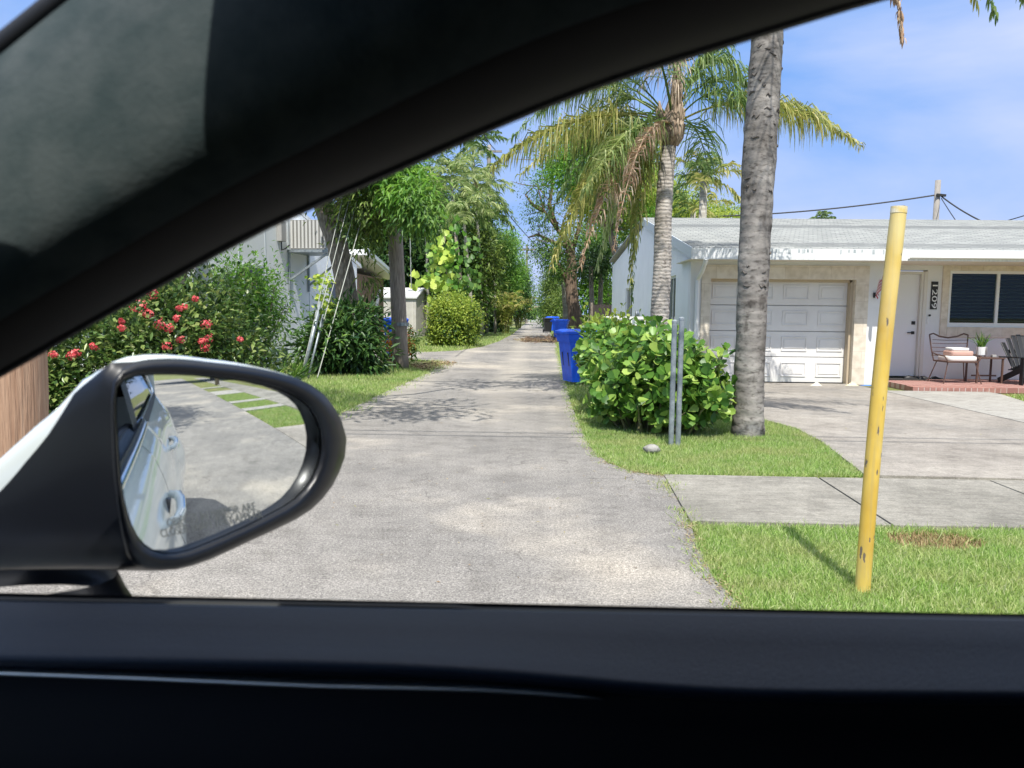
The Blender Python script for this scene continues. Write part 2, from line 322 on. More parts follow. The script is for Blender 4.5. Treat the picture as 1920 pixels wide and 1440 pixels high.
M['bluewhite'] = wall('pale_side_wall', (.86, .88, .88)); M['brownwall'] = wall('brown_wall', (.20, .12, .085))
M['stone'] = P('cream_stone', (.62, .50, .36), (.74, .64, .50), 3, .7, .1, lo=.3, hi=.7); M['cream'] = wall('cream_soffit', (.72, .68, .60))
m, nt, sb_ = newmat('cream_stone_blocks'); N = nt.nodes.new; L = nt.links.new; tc = N('ShaderNodeTexCoord'); mp = N('ShaderNodeMapping'); mp.inputs['Rotation'].default_value = (math.radians(90), 0, 0)
bk = N('ShaderNodeTexBrick'); bk.inputs['Scale'].default_value = 1; bk.inputs['Brick Width'].default_value = .45; bk.inputs['Row Height'].default_value = .33; bk.inputs['Mortar Size'].default_value = .004
bk.inputs['Color1'].default_value = (.68, .60, .48, 1); bk.inputs['Color2'].default_value = (.74, .67, .56, 1); bk.inputs['Mortar'].default_value = (.58, .50, .40, 1)
L(tc.outputs['Object'], mp.inputs['Vector']); L(mp.outputs['Vector'], bk.inputs['Vector']); n = N('ShaderNodeTexNoise'); n.inputs['Scale'].default_value = 9; n.inputs['Detail'].default_value = 6; L(tc.outputs['Object'], n.inputs['Vector'])
r = N('ShaderNodeValToRGB'); r.color_ramp.elements[0].position = .3; r.color_ramp.elements[0].color = (.86, .84, .8, 1); r.color_ramp.elements[1].position = .6; r.color_ramp.elements[1].color = (1.05, 1.05, 1.05, 1)
L(n.outputs['Fac'], r.inputs['Fac']); x = N('ShaderNodeMix'); x.data_type = 'RGBA'; x.blend_type = 'MULTIPLY'; x.inputs['Factor'].default_value = 1; L(bk.outputs['Color'], x.inputs['A']); L(r.outputs['Color'], x.inputs['B']); L(x.outputs['Result'], sb_.inputs['Base Color']); sb_.inputs['Roughness'].default_value = .8; M['stone'] = m
M['dark'] = P('dark_glass', (.012, .016, .016), rough=.12, spec=.6); M['black'] = P('black_paint', (.012, .012, .013), rough=.5)
M['blind'] = P('dark_blind', (.05, .065, .062), rough=.55)
M['galv'] = P('galvanised_steel', (.22, .25, .27), (.38, .42, .44), 14, .45, .05, metal=.45)
M['acgrey'] = P('ac_grey', (.36, .35, .33), rough=.5); M['acwhite'] = P('ac_white', (.70, .72, .72), rough=.5)
M['bin'] = P('blue_bin_plastic', (.004, .085, .70), (.010, .13, .85), 6, .38, spec=.5)
M['binblack'] = P('dark_bin_plastic', (.02, .02, .025), rough=.4)
M['wire'] = P('black_cable', (.02, .02, .02), rough=.6); M['guy'] = P('guy_wire_steel', (.36, .37, .33), rough=.5, metal=.3)
M['shed'] = P('shed_vinyl', (.46, .43, .38), (.54, .51, .46), 4, .5)
M['twig'] = P('dry_twig', (.13, .08, .05), (.28, .19, .12), 30, .9)
M['rock'] = P('grey_rock', (.16, .15, .14), (.34, .33, .30), 9, .9, .5)

def wood(name, a, b, sc=7):
    return P(name, a, b, sc, .85, .6, stretch=(9, 9, .55), bscale=9, lo=.3, hi=.7, det=8)
M['pole'] = wood('weathered_pole', (.14, .11, .09), (.40, .34, .29)); M['polegrey'] = wood('grey_pole', (.20, .18, .16), (.38, .35, .31))
M['polered'] = wood('brown_post', (.30, .17, .10), (.48, .31, .20), 5)
M['bark'] = P('tree_bark', (.12, .095, .07), (.33, .28, .22), 7, .9, .8, stretch=(3, 3, 1), bscale=14)
M['barkred'] = P('red_brown_bark', (.10, .065, .045), (.27, .19, .13), 5, .9, .8, stretch=(4, 4, .7), bscale=8)
M['palmthin'] = P('pale_palm_bark', (.22, .20, .16), (.42, .40, .34), 3, .85, .4, stretch=(1, 1, 6))
def palm_bark(name, dark, mid, light, ringsc, blot=.5, ringmix=.3, bmp=.3):
    m, nt, b = newmat(name); N = nt.nodes.new; L = nt.links.new; tc = N('ShaderNodeTexCoord'); V = tc.outputs['Object']
    def noise(s, st, d=6):
        mp = N('ShaderNodeMapping'); mp.inputs['Scale'].default_value = st; L(V, mp.inputs['Vector'])
        n = N('ShaderNodeTexNoise'); n.inputs['Scale'].default_value = s; n.inputs['Detail'].default_value = d; L(mp.outputs['Vector'], n.inputs['Vector']); return n.outputs['Fac']
    def ramp(src, cs):
        r = N('ShaderNodeValToRGB'); e = r.color_ramp.elements
        while len(e) < len(cs): e.new(.5)
        for i, (p, c) in enumerate(cs): e[i].position = p; e[i].color = (*c, 1)
        L(src, r.inputs['Fac']); return r.outputs['Color']
    def mixc(f, A, B, mode='MULTIPLY'):
        x = N('ShaderNodeMix'); x.data_type = 'RGBA'; x.blend_type = mode; x.inputs['Factor'].default_value = f; L(A, x.inputs['A']); L(B, x.inputs['B']); return x.outputs['Result']
    c = ramp(noise(3.2, (1, 1, .8)), [(.3, dark), (.5, mid), (.7, light)])
    wv = N('ShaderNodeTexWave'); wv.bands_direction = 'Z'; wv.inputs['Scale'].default_value = ringsc; wv.inputs['Distortion'].default_value = 3.5; wv.inputs['Detail'].default_value = 3
    wv.inputs['Detail Scale'].default_value = 2.0; L(V, wv.inputs['Vector'])
    rc = ramp(wv.outputs['Fac'], [(.0, (.55, .53, .5)), (.25, (.95, .95, .95)), (1, (1.1, 1.1, 1.1))]); c = mixc(ringmix, c, rc)
    c = mixc(.9, c, ramp(noise(14, (1, 1, 2.2)), [(.30, (.35, .33, .32)), (.46, (1, 1, 1)), (.7, (1.2, 1.2, 1.2))]))
    c = mixc(blot, c, ramp(noise(5.5, (1.2, 1.2, .9), 3), [(.33, (.22, .2, .19)), (.43, (1, 1, 1))]))
    L(c, b.inputs['Base Color']); b.inputs['Roughness'].default_value = .9; b.inputs['Specular IOR Level'].default_value = .2
    bp = N('ShaderNodeBump'); bp.inputs['Strength'].default_value = bmp; bp.inputs['Distance'].default_value = .02
    ad = N('ShaderNodeMath'); ad.operation = 'ADD'; L(wv.outputs['Fac'], ad.inputs[0]); L(noise(25, (1, 1, 1.5)), ad.inputs[1])
    L(ad.outputs[0], bp.inputs['Height']); L(bp.outputs['Normal'], b.inputs['Normal']); return m
M['palmB'] = palm_bark('grey_palm_bark', (.13, .115, .10), (.215, .197, .178), (.33, .305, .275), 2.6, .7, .10, .25)
M['palmA'] = palm_bark('ringed_palm_bark', (.30, .27, .23), (.40, .36, .32), (.52, .48, .43), 5.0, .3, .38, .3)
M['crownshaft'] = P('frond_bases', (.20, .13, .09), (.42, .34, .25), 6, .8, .5, stretch=(6, 6, .8))
M['fr_green'] = leafmat('frond_green', [(.05, .10, .025), (.09, .17, .04), (.16, .24, .06), (.22, .30, .09)], .3)
M['fr_yel'] = leafmat('frond_yellow_green', [(.13, .17, .035), (.24, .28, .06), (.36, .36, .10), (.50, .44, .16)], .35)
M['fr_pale'] = leafmat('frond_pale_green', [(.12, .20, .05), (.24, .33, .10), (.38, .45, .17), (.48, .52, .26)], .35)
M['fr_dead'] = leafmat('frond_dead', [(.26, .16, .09), (.42, .28, .17), (.56, .40, .27), (.55, .47, .34)], .25, .7)
M['fr_tan'] = leafmat('frond_tan_fibre', [(.30, .22, .16), (.52, .42, .32), (.62, .52, .42)], .2, .7)
M['l_clusia'] = leafmat('clusia_leaf', [(.035, .10, .018), (.09, .21, .032), (.17, .32, .05), (.38, .50, .11)], .28, .4)
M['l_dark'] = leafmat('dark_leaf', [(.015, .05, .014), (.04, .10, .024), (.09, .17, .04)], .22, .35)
M['l_mid'] = leafmat('mid_leaf', [(.04, .11, .02), (.10, .21, .035), (.20, .33, .06)], .35)
M['l_olive'] = leafmat('olive_leaf', [(.05, .09, .02), (.12, .19, .035), (.24, .32, .07)], .35)
M['l_bright'] = leafmat('bright_leaf', [(.06, .17, .02), (.12, .28, .03), (.22, .40, .06)], .4)
M['l_yel'] = leafmat('yellow_green_leaf', [(.14, .22, .03), (.26, .36, .05), (.42, .48, .09)], .4)
M['l_ixora'] = leafmat('hedge_leaf', [(.02, .05, .015), (.06, .12, .025), (.13, .22, .05), (.28, .33, .10)], .28, .3)
M['l_poth'] = leafmat('pothos_leaf', [(.22, .36, .05), (.40, .52, .08), (.58, .66, .15)], .4)
M['l_orange'] = leafmat('croton_leaf', [(.20, .22, .04), (.55, .28, .05), (.60, .14, .04)], .3)
M['l_red'] = leafmat('red_petal', [(.50, .03, .05), (.68, .10, .11), (.80, .26, .22)], .25)
M['l_litter'] = leafmat('leaf_litter', [(.16, .11, .06), (.30, .21, .12), (.42, .34, .2), (.2, .22, .07)], .1, .8)

# ------------------------------------------------------------------ ground, road, paving
def gp(lst, z=0): return [tuple(G(x, y, z)[:2]) for x, y in lst]
b = MB(); b.poly([(-500, -500), (500, -500), (500, 500), (-500, 500)], -0.03); tag(b.build('ground', M['soil']), kind='structure')
right_edge = gp([(1400, 1150), (1340, 1085), (1305, 1015), (1296, 985), (1245, 892), (1190, 885), (1140, 868), (1110, 842), (1088, 800), (1072, 760), (1063, 725), (1054, 690), (1045, 652), (1031, 622), (1015, 604)])
left_edge = gp([(990, 604), (975, 614), (962, 626), (935, 640), (905, 650), (860, 657), (760, 662)]) + [(-9.5, 24.9), (-9.5, 21.5)] + gp([(760, 674), (815, 676), (826, 684), (800, 700), (760, 718), (700, 745), (650, 770), (560, 805), (450, 845), (330, 880)])
far = right_edge[-1][1]
right_edge[-1] = (right_edge[-1][0], 105); left_edge[0] = (left_edge[0][0], 105)
YS = 3.3
road = [(-60, YS + .1), (-60, -5), (60, -5), (60, YS)] + [(3.0, YS), (1.25, YS)] + right_edge + left_edge + [(-4.6, 5.6), (-5.6, 4.2), (-7.0, YS + .1)]
b = MB(); b.poly(road, 0.0); tag(b.build('road', M['asphalt']), kind='structure')
xs = [right_edge[4][0] - .01, 2.42, 3.84, 5.26, 6.68, 8.1] + [8.1 + 1.42 * i for i in range(1, 34)]
b = MB()
for i in range(len(xs) - 1):
    a0, a1 = xs[i] + .009, xs[i + 1] - .009
    if i == 0: b.prism([(right_edge[3][0] + .01, 5.02), (a1 - .05, 5.0), (a1, 6.47), (a0, 6.49)], -.05, .014)
    else: b.prism([(a0 - .05, 5.0), (a1 - .05, 5.0), (a1, 6.47), (a0, 6.47)], -.05, .014)
tag(b.build('sidewalk', M['walk'], bevel=.004), kind='structure')
drive = gp([(1622, 891), (1590, 866), (1540, 828), (1490, 802), (1435, 788)]) + [(3.15, 11.5), (3.25, 15.6), (6.42, 15.6), (6.42, 6.485)]
b = MB(); b.prism(drive, -.04, .006); b.prism([(3.05, 3.31), (6.9, 3.31), (6.5, 4.99), (3.35, 4.99), (3.0, 4.2)], -.04, .007)
tag(b.build('driveway', M['drive'], bevel=.003), kind='structure')
b = MB(); b.prism([(6.44, 6.485), (7.9, 6.485), (7.95, 12.4), (8.35, 13.9), (8.35, 14.27), (6.44, 14.27)], -.04, .008)
for x0, x1 in ((10.5, 11.2), (13.2, 14.0), (18, 21), (25, 26)): b.prism([(x0, 3.32), (x1, 3.32), (x1, 4.99), (x0, 4.99)], -.04, .007)
q = gp([(560, 716), (660, 712), (690, 704), (600, 704)]); b.prism(q, -.04, .006)
b.prism([(-7.5, 24.2), (-2.6, 24.2), (-2.6, 25.9), (-7.5, 25.9)], -.045, -.004)
tag(b.build('path', M['path'], bevel=.003), kind='structure')

# grass blades
def inpoly(P, poly):
    x, y = P[:, 0], P[:, 1]; r = np.zeros(len(P), bool); n = len(poly); j = n - 1
    for i in range(n):
        xi, yi = poly[i]; xj, yj = poly[j]
        with np.errstate(divide='ignore', invalid='ignore'):
            c = ((yi > y) != (yj > y)) & (x < (xj - xi) * (y - yi) / (yj - yi + 1e-12) + xi)
        r ^= c; j = i
    return r
def blades(name, poly, dens, h, wd, mat, label, cat, holes=(), cover=1.0, bald=0.0):
    a = np.array(poly); lo = a.min(0); hi = a.max(0); n = int((hi - lo).prod() * dens)
    p = rng.uniform(lo, hi, (n, 2)); k = inpoly(p, poly)
    for hpoly in holes: k &= ~inpoly(p, hpoly)
    if bald:
        f = np.sin(p[:, 0] * 3.1 + 1.3 * np.sin(p[:, 1] * 2.3)) * np.sin(p[:, 1] * 3.7 + 1.1 * np.sin(p[:, 0] * 4.1)); k &= rng.uniform(size=n) > bald * np.clip(f * 2.2, 0, 1)
    p = p[k]; n = len(p)
    P3 = np.column_stack([p, np.full(n, -.03)]); A = nrm(np.column_stack([rng.normal(size=(n, 2)) * .55, np.ones(n)]))
    V, F = leaves_arr(P3, A, rdir(n), h * rng.uniform(.35, 1.45, n) ** 1.2 + .02, wd * rng.uniform(.7, 1.3, n), 'blade')
    o = npmesh(name, V, F, mat); return tag(o, label, cat, kind='stuff')
verge = [(right_edge[0][0] + .03, YS), right_edge[0], right_edge[1], right_edge[2], (right_edge[3][0] + .02, 4.97), (3.3, 4.97), (2.98, 4.2), (3.03, YS)]
bare = [(2.50 + .30 * math.cos(a) , 4.72 + .2 * math.sin(a)) for a in np.linspace(0, 2 * math.pi, 14)]
blades('grass', verge, 21000, .034, .0055, M['grass'], 'green grass verge round the foot of the yellow post', 'grass', holes=[bare], bald=.35)
blades('grass', [(x, y) for x, y in bare], 4000, .03, .006, M['drygrass'], 'dry straw coloured grass patch beside the yellow post', 'grass')
blades('weeds', [verge[1], verge[2], verge[3], verge[4], verge[5], verge[7]], 110, .055, .009, M['grass'], 'taller weed blades scattered through the front verge', 'weeds')
tri = [(right_edge[4][0] + .03, 6.51)] + right_edge[5:9] + gp([(1092, 780)]) + [(1.6, 10.5), (3.1, 11.0)] + gp([(1435, 789), (1490, 803), (1540, 829), (1590, 867), (1618, 890)])
blades('grass', tri, 15000, .036, .006, M['grass'], 'grass corner in front of the broad leaved bush and big palm', 'grass', bald=.4)
strip = right_edge[8:14] + [(1.6, 60), (3.0, 40), (3.0, 11), (1.6, 10.5)]
blades('grass', strip, 1100, .06, .012, M['grass'], 'grass strip between the alley and the right hand house', 'grass', bald=.3)
lv = [left_edge[-1], left_edge[-2], left_edge[-3], left_edge[-4], left_edge[-5], left_edge[-6], left_edge[-7], (-3.2, 19.3), (-9.5, 21), (-6.2, 14), (-6.5, 6)]
blades('grass', lv, 2600, .07, .011, M['grass'], 'grass bank left of the alley under the leaning wires', 'grass', bald=.1)
lv2 = left_edge[1:6] + [(-9.5, 26.2), (-7, 42), (-3, 60)]
blades('grass', lv2, 420, .10, .02, M['grass'], 'sunny grass beside the round clipped bush', 'grass')
blades('grass', [(8.42, 6.55), (8.0, 6.55), (8.05, 12.35), (8.45, 13.9), (13, 14.2), (13, 6.55)], 1500, .05, .011, M['grass'], 'small lawn in front of the brick porch', 'grass')
for x0, x1 in ((6.95, 10.45), (11.25, 13.15), (14.05, 17.9)):
    blades('grass', [(x0, 3.35), (x1, 3.35), (x1, 4.95), (x0, 4.95)], 1500, .04, .012, M['grass'], {6.95: 'near grass strip seen in the mirror behind the car', 11.25: 'middle grass strip seen in the mirror behind the car', 14.05: 'far grass strip seen in the mirror behind the car'}[x0], 'grass')
# ragged grass edges, leaf litter
def litter(label, pts, n, spread, ll, mat, name='leaf_litter', z=.004):
    P2 = []
    for (x, y), s in pts: P2.append(np.column_stack([rng.normal(x, s * spread[0], n), rng.normal(y, s * spread[1], n), np.full(n, z)]))
    P2 = np.concatenate(P2); m = len(P2); A = nrm(np.column_stack([rng.normal(size=(m, 2)), rng.uniform(0, .25, m)]))
    V, F = leaves_arr(P2, A, nrm(np.array([0, 0, 1.0]) + rdir(m) * .3), ll * rng.uniform(.4, 1.2, m), ll * .35 * rng.uniform(.5, 1.2, m), 'quad')
    return tag(npmesh(name, V, F, mat), label, 'leaf litter', kind='stuff')
ed = []
for i in range(0, 9):
    a, c = np.array(right_edge[i]), np.array(right_edge[i + 1])
    for t in np.linspace(0, 1, 5): ed.append((tuple(a + (c - a) * t + np.array([.0, 0])), .05))
litter('dry grass crumbs along the right edge of the alley', ed, 34, (.9, .9), .025, M['l_litter'])
litter('dry leaves heaped at the foot of the dark utility pole', [((-2.75, 18.4), .5), ((-2.9, 19.2), .6), ((-2.5, 20.2), .4)], 500, (.5, 1.0), .12, M['l_litter'])
litter('scattered dead leaves on the asphalt near the car', [((-1, 6), 1), ((.2, 4.8), 1), ((0, 9), 1), ((4.5, 9), 1), ((-1.5, 4.6), 1), ((.8, 6.2), .25), ((.2, 12), .6)], 26, (1.3, 1.3), .035, M['l_litter'])
def tufts(edge, dens, h, wd, label, out=.05):
    P_ = []
    for a, c in zip(edge[:-1], edge[1:]):
        a = np.array(a); c = np.array(c); l = np.linalg.norm(c - a); n = max(2, int(l * dens)); t = rng.uniform(size=(n, 1)); P_.append(a + (c - a) * t + rng.normal(size=(n, 2)) * out)
    p = np.concatenate(P_); f = np.sin(p[:, 0] * 9 + 2 * np.sin(p[:, 1] * 7)); k = rng.uniform(size=len(p)) < .45 + .5 * f; p = p[k]; n = len(p)
    A = nrm(np.column_stack([rng.normal(size=(n, 2)) * .9, np.ones(n)])); V, F = leaves_arr(np.column_stack([p, np.full(n, -.02)]), A, rdir(n), h * rng.uniform(.5, 1.3, n) + .02, wd, 'blade')
    tag(npmesh('grass', V, F, M['grass']), label, 'grass', kind='stuff')
tufts(right_edge[:13], 620, .045, .007, 'ragged grass tufts creeping over the right edge of the alley')
tufts([(right_edge[3][0], 4.99), (8, 4.99)], 260, .04, .006, 'ragged grass fringe along the front of the sidewalk', .02)
tufts(left_edge[5:], 260, .08, .011, 'ragged grass tufts along the left edge of the alley', .12)
P2 = MB()
for i in range(240):
    x = rng.uniform(-.55, 1.2); y = 36 + rng.normal() * .9 + x * -1.2; z = abs(rng.normal()) * .12 * (1.4 if x > .5 else .5)
    a = rng.uniform(0, 6.28); l = rng.uniform(.1, .45); P2.tube([(x, y, z), (x + math.cos(a) * l * .5, y + math.sin(a) * l * .5, z + rng.uniform(0, .12)), (x + math.cos(a) * l, y + math.sin(a) * l, z + rng.uniform(0, .15))], [.012, .01, .005], 4)
db = P2.build('debris_pile', M['twig']); tag(db, 'heap of dry brown branches lying across the alley', 'debris')
o = litter('x', [((.75, 35.6), .4), ((.1, 36.2), .6)], 500, (.9, .9), .16, M['l_litter'], z=.07); o.name = 'dead_leaves'
for k_ in ('kind', 'category', 'label'):
    if k_ in o: del o[k_]
setpar(o, db)
bm = MB()
for c, r in ((G(1222, 848), .065),):
    for i in range(7):
        z = -.5 + i / 6; rr = math.sqrt(max(.02, 1 - (z * 2 * .9) ** 2)); bm_ = None
    bm.grid([[(c[0] + r * 1.3 * math.sin(t) * math.cos(a) * (1 + .15 * math.sin(3 * a + t * 4)), c[1] + r * math.sin(t) * math.sin(a), r * .75 * math.cos(t) * (1 + .1 * math.sin(5 * a)) + .03) for a in np.linspace(0, 2 * math.pi, 17)[:-1]] for t in np.linspace(.05, 3.0, 9)], close=True)
tag(bm.build('rock', M['rock'], smooth=True), 'small pale rock lying in front of the broad leaved bush', 'rock')

# ------------------------------------------------------------------ yellow post, wooden post, gate posts
m, nt, pb = newmat('yellow_paint'); N = nt.nodes.new; L = nt.links.new
tc = N('ShaderNodeTexCoord')
def nz(s, st=(1, 1, 1), d=6):
    mp = N('ShaderNodeMapping'); mp.inputs['Scale'].default_value = st; L(tc.outputs['Object'], mp.inputs['Vector'])
    n = N('ShaderNodeTexNoise'); n.inputs['Scale'].default_value = s; n.inputs['Detail'].default_value = d; L(mp.outputs['Vector'], n.inputs['Vector']); return n.outputs['Fac']
def rp(src, cs):
    r = N('ShaderNodeValToRGB'); e = r.color_ramp.elements
    while len(e) < len(cs): e.new(.5)
    for i, (p, c) in enumerate(cs): e[i].position = p; e[i].color = (*c, 1)
    L(src, r.inputs['Fac']); return r.outputs['Color']
base = rp(nz(5, (1, 1, .5)), [(.3, (.56, .35, .045)), (.5, (.66, .46, .085)), (.7, (.70, .57, .22))])
chip = rp(nz(17, (1.6, 1.6, .5), 8), [(.625, (0, 0, 0)), (.645, (1, 1, 1))])
gr = rp(nz(7, (5, 5, .35), 8), [(.5, (0, 0, 0)), (.75, (.55, .55, .55))]); xg = N('ShaderNodeMix'); xg.data_type = 'RGBA'; L(gr, xg.inputs['Factor']); L(base, xg.inputs['A']); xg.inputs['B'].default_value = (.36, .30, .15, 1)
fd_ = rp(nz(2.3, (1, 1, .8), 5), [(.45, (0, 0, 0)), (.7, (.6, .6, .6))]); xf = N('ShaderNodeMix'); xf.data_type = 'RGBA'; L(fd_, xf.inputs['Factor']); L(xg.outputs['Result'], xf.inputs['A']); xf.inputs['B'].default_value = (.74, .64, .34, 1); base = xf.outputs['Result']
x = N('ShaderNodeMix'); x.data_type = 'RGBA'; L(chip, x.inputs['Factor']); L(base, x.inputs['A']); x.inputs['B'].default_value = (.16, .13, .10, 1)
L(x.outputs['Result'], pb.inputs['Base Color']); pb.inputs['Roughness'].default_value = .45
bp = N('ShaderNodeBump'); bp.inputs['Strength'].default_value = .4; bp.inputs['Distance'].default_value = .003; L(chip, bp.inputs['Height']); bp.invert = True
L(bp.outputs['Normal'], pb.inputs['Normal']); M['yellow'] = m
p0 = D(1617, 1104, G(1617, 1104)[1]); Yp = p0[1]
p1 = D(1686, 388, Yp)
p0[2] = -.03
t = np.linspace(0, 1, 15); pts = [p0 + (p1 - p0) * k + np.array([-.012 * math.sin(k * math.pi), 0, 0]) for k in t]
yp = MB(); yp.tube(pts, [.0375] * 14 + [.036], 22, cap=False)
yp.tube([pts[-1] - np.array([0, 0, .0]), pts[-1] - np.array([0, 0, .12])], [.031, .031], 22, cap=False)
top = pts[-1]
R0 = [(top[0] + .036 * math.cos(a), top[1] + .036 * math.sin(a), top[2] + .004 * math.sin(3 * a)) for a in np.linspace(0, 2 * math.pi, 23)[:-1]]
R1 = [(top[0] + .031 * math.cos(a), top[1] + .031 * math.sin(a), top[2] + .004 * math.sin(3 * a)) for a in np.linspace(0, 2 * math.pi, 23)[:-1]]
yp.grid([R0, R1], close=True)
o = yp.build('bollard', M['yellow'], smooth=True); tag(o, 'tall thin yellow pipe post leaning right on the grass verge', 'post')
cap = MB(); cap.tube([pts[-1] * 1.0 + (pts[-2] - pts[-1]) * .22, pts[-1] + np.array([0, 0, .0015])], [.0380, .0376], 22, cap=False)
cp = cap.build('worn_top', P('worn_paint', (.66, .50, .16), (.72, .68, .55), 26, .6)); setpar(cp, o)

wp = MB(); a = D(28, 1000, 4.3); zs = np.linspace(-.05, 2.2, 16)
wp.tube([(a[0] - .05 + .03 * z, 4.3, z) for z in zs], [.225 - .006 * z for z in zs], 20, jit=.012)
tag(wp.build('wooden_post', M['polered'], smooth=True), 'thick red brown wooden post at the left edge beside the car mirror', 'post')

for dx, h in ((1258, 605), (1271, 600)):
    g = G(dx, 834); tp = D(dx + 5, h, g[1]); r = .028
    q = MB(); q.tube([(g[0], g[1], -.05), (g[0], g[1], tp[2])], r, 16); q.tube([(g[0], g[1], tp[2]), (g[0], g[1], tp[2] + .02), (g[0], g[1], tp[2] + .032)], [r * 1.12, r * 1.1, r * .4], 16)
    tag(q.build('fence_post', M['galv'], smooth=False), 'left of the two galvanised steel posts in front of the bush' if dx < 1265 else 'right of the two galvanised steel posts in front of the bush', 'fence post', 'steel posts in front of the bush')

# ------------------------------------------------------------------ wires and utility poles
def cable(a, c, sag, r=.012, n=18):
    a = np.array(a, float); c = np.array(c, float); return [a + (c - a) * t - np.array([0, 0, sag * 4 * t * (1 - t)]) for t in np.linspace(0, 1, n)]
def wire(name, a, c, sag, r, label, mat='wire', group=None, cat='wire'):
    q = MB(); q.tube(cable(a, c, sag), r, 5, cap=False); return tag(q.build(name, M[mat]), label, cat, group)
# pole in the left foreground of the alley
g = G(752, 692); Yp1 = g[1]
u1 = empty('utility_pole', (g[0], g[1], 0), 'dark weathered utility pole on the grass bank left of the alley', 'utility pole')
q = MB(); topx = D(731, 200, Yp1); h1 = 8.0
zs = np.linspace(-.1, h1, 22); q.tube([(g[0] + (topx[0] - g[0]) * z / topx[2], Yp1, z) for z in zs], [.19 - .006 * z for z in zs], 14, jit=.02)
q.build('pole', M['pole'], u1, smooth=True)
q = MB(); q.bar((g[0] - 1.1, Yp1 - .2, 7.6), (g[0] + .9, Yp1 - .2, 7.6), .1, .12); q.build('crossarm', M['pole'], u1)
q = MB(); q.tube([(g[0], Yp1, 1.02), (g[0], Yp1, 1.1)], .196, 14); q.build('steel_band', M['galv'], u1)
T1 = np.array([g[0] + (topx[0] - g[0]) * 6.4 / topx[2] - .1, Yp1 - .15, 6.4])
ga = G(566, 712); gb = G(594, 712)
gl = ['leftmost of the four guy wires beside the curved tree', 'second from left of the four guy wires beside the curved tree', 'third from left of the four guy wires beside the curved tree', 'rightmost of the four guy wires beside the curved tree']
for i, (sp, dz, r) in enumerate(((G(563, 712), .4, .008), (G(568, 712), 0.0, .009), (G(576, 712), -.4, .009), (gb, -.75, .011))):
    e = T1 + np.array([-.25 + .12 * i, 0, dz]); 
    wire('guy_wire', sp, e, .0, r, gl[i], 'guy', 'guy wires beside the curved tree', 'guy wire')
for i, (b0, b1) in enumerate((((566, 712), (601, 566)), ((577, 712), (606, 590)))):
    s0 = G(*b0); s1 = D(*b1, s0[1] + .5)
    q = MB(); q.tube([s0, s1], .032 if i == 0 else .022, 10); tag(q.build('guy_guard', M['galv'], smooth=True), ['wider grey metal guard on the guy wires, left one', 'narrower grey metal guard on the guy wires, right one'][i], 'wire guard', 'guards on the guy wires')
# pole down the alley
g2 = np.array([-2.95, 47.0, 0]); tz = D(917, 272, 47)[2]
u2 = empty('utility_pole', g2, 'tall slim grey utility pole in front of the far left trees', 'utility pole')
q = MB(); zs = np.linspace(-.1, tz, 12); q.tube([(g2[0] + .012 * z, 47, z) for z in zs], [.17 - .005 * z for z in zs], 10); q.build('pole', M['polegrey'], u2, smooth=True)
q = MB(); q.bar((g2[0] - .5, 46.85, tz - .4), (g2[0] + .9, 46.85, tz - .4), .1, .12); q.build('crossarm', M['polegrey'], u2)
# far alley pole
u3 = empty('utility_pole', (-.95, 92, 0), 'distant thin pole above the vanishing end of the alley', 'utility pole')
q = MB(); q.tube([(-.95, 92, 0), (-.95, 92, 9.2)], [.17, .12], 8); q.build('pole', M['pole'], u3); q = MB(); q.bar((-2, 91.8, 8.7), (.1, 91.8, 8.7), .12, .14); q.build('crossarm', M['pole'], u3)
# pole behind the right house
Yr = 36.0; a = D(1759, 338, Yr)
u4 = empty('utility_pole', (a[0], Yr, 0), 'grey wooden pole top rising behind the right house roof', 'utility pole')
q = MB(); q.tube([(a[0], Yr, 0), (a[0], Yr, a[2])], [.16, .12], 10); q.build('pole', M['polegrey'], u4, smooth=True)
q = MB(); q.bar((a[0] - .1, Yr - .15, a[2] - .66), (a[0] + .3, Yr - .15, a[2] - .7), .1, .1); q.build('bracket', M['wire'], u4)
wire('power_line', D(1752, 366, Yr), D(1180, 405, Yr + 4), .35, .035, 'cable running left from the pole top behind the roof to the palms')
wire('power_line', D(1765, 368, Yr), D(1872, 428, Yr - 4), .12, .032, 'thick drop cable falling right from the pole behind the roof')
wire('power_line', D(1765, 372, Yr), D(1802, 428, Yr - 5), .02, .02, 'thin drop cable falling steeply from the pole behind the roof')
wire('power_line', D(1850, 424, Yr), D(2100, 340, Yr - 8), .1, .022, 'thin cable rising to the right edge above the house roof')
wire('power_line', (g2[0] + .5, 46.8, tz - .3), D(850, 120, 19), .3, .025, 'upper cable crossing the sky beside the left palms')
wire('power_line', D(935, 380, 50), (T1[0] + 6, 90, 7.0), .3, .03, 'lower cable slanting across the gap of sky over the alley')
wire('power_line', (g2[0], 46.8, tz - .8), (-.95, 91.8, 8.6), 1.2, .03, 'cable between the two far alley poles')
q = MB(); q.tube(cable(D(768, 395, 24), D(771, 540, 24), .0), .014, 5); tag(q.build('drop_cable', M['guy']), 'thin pale cable hanging beside the dark utility pole', 'wire')
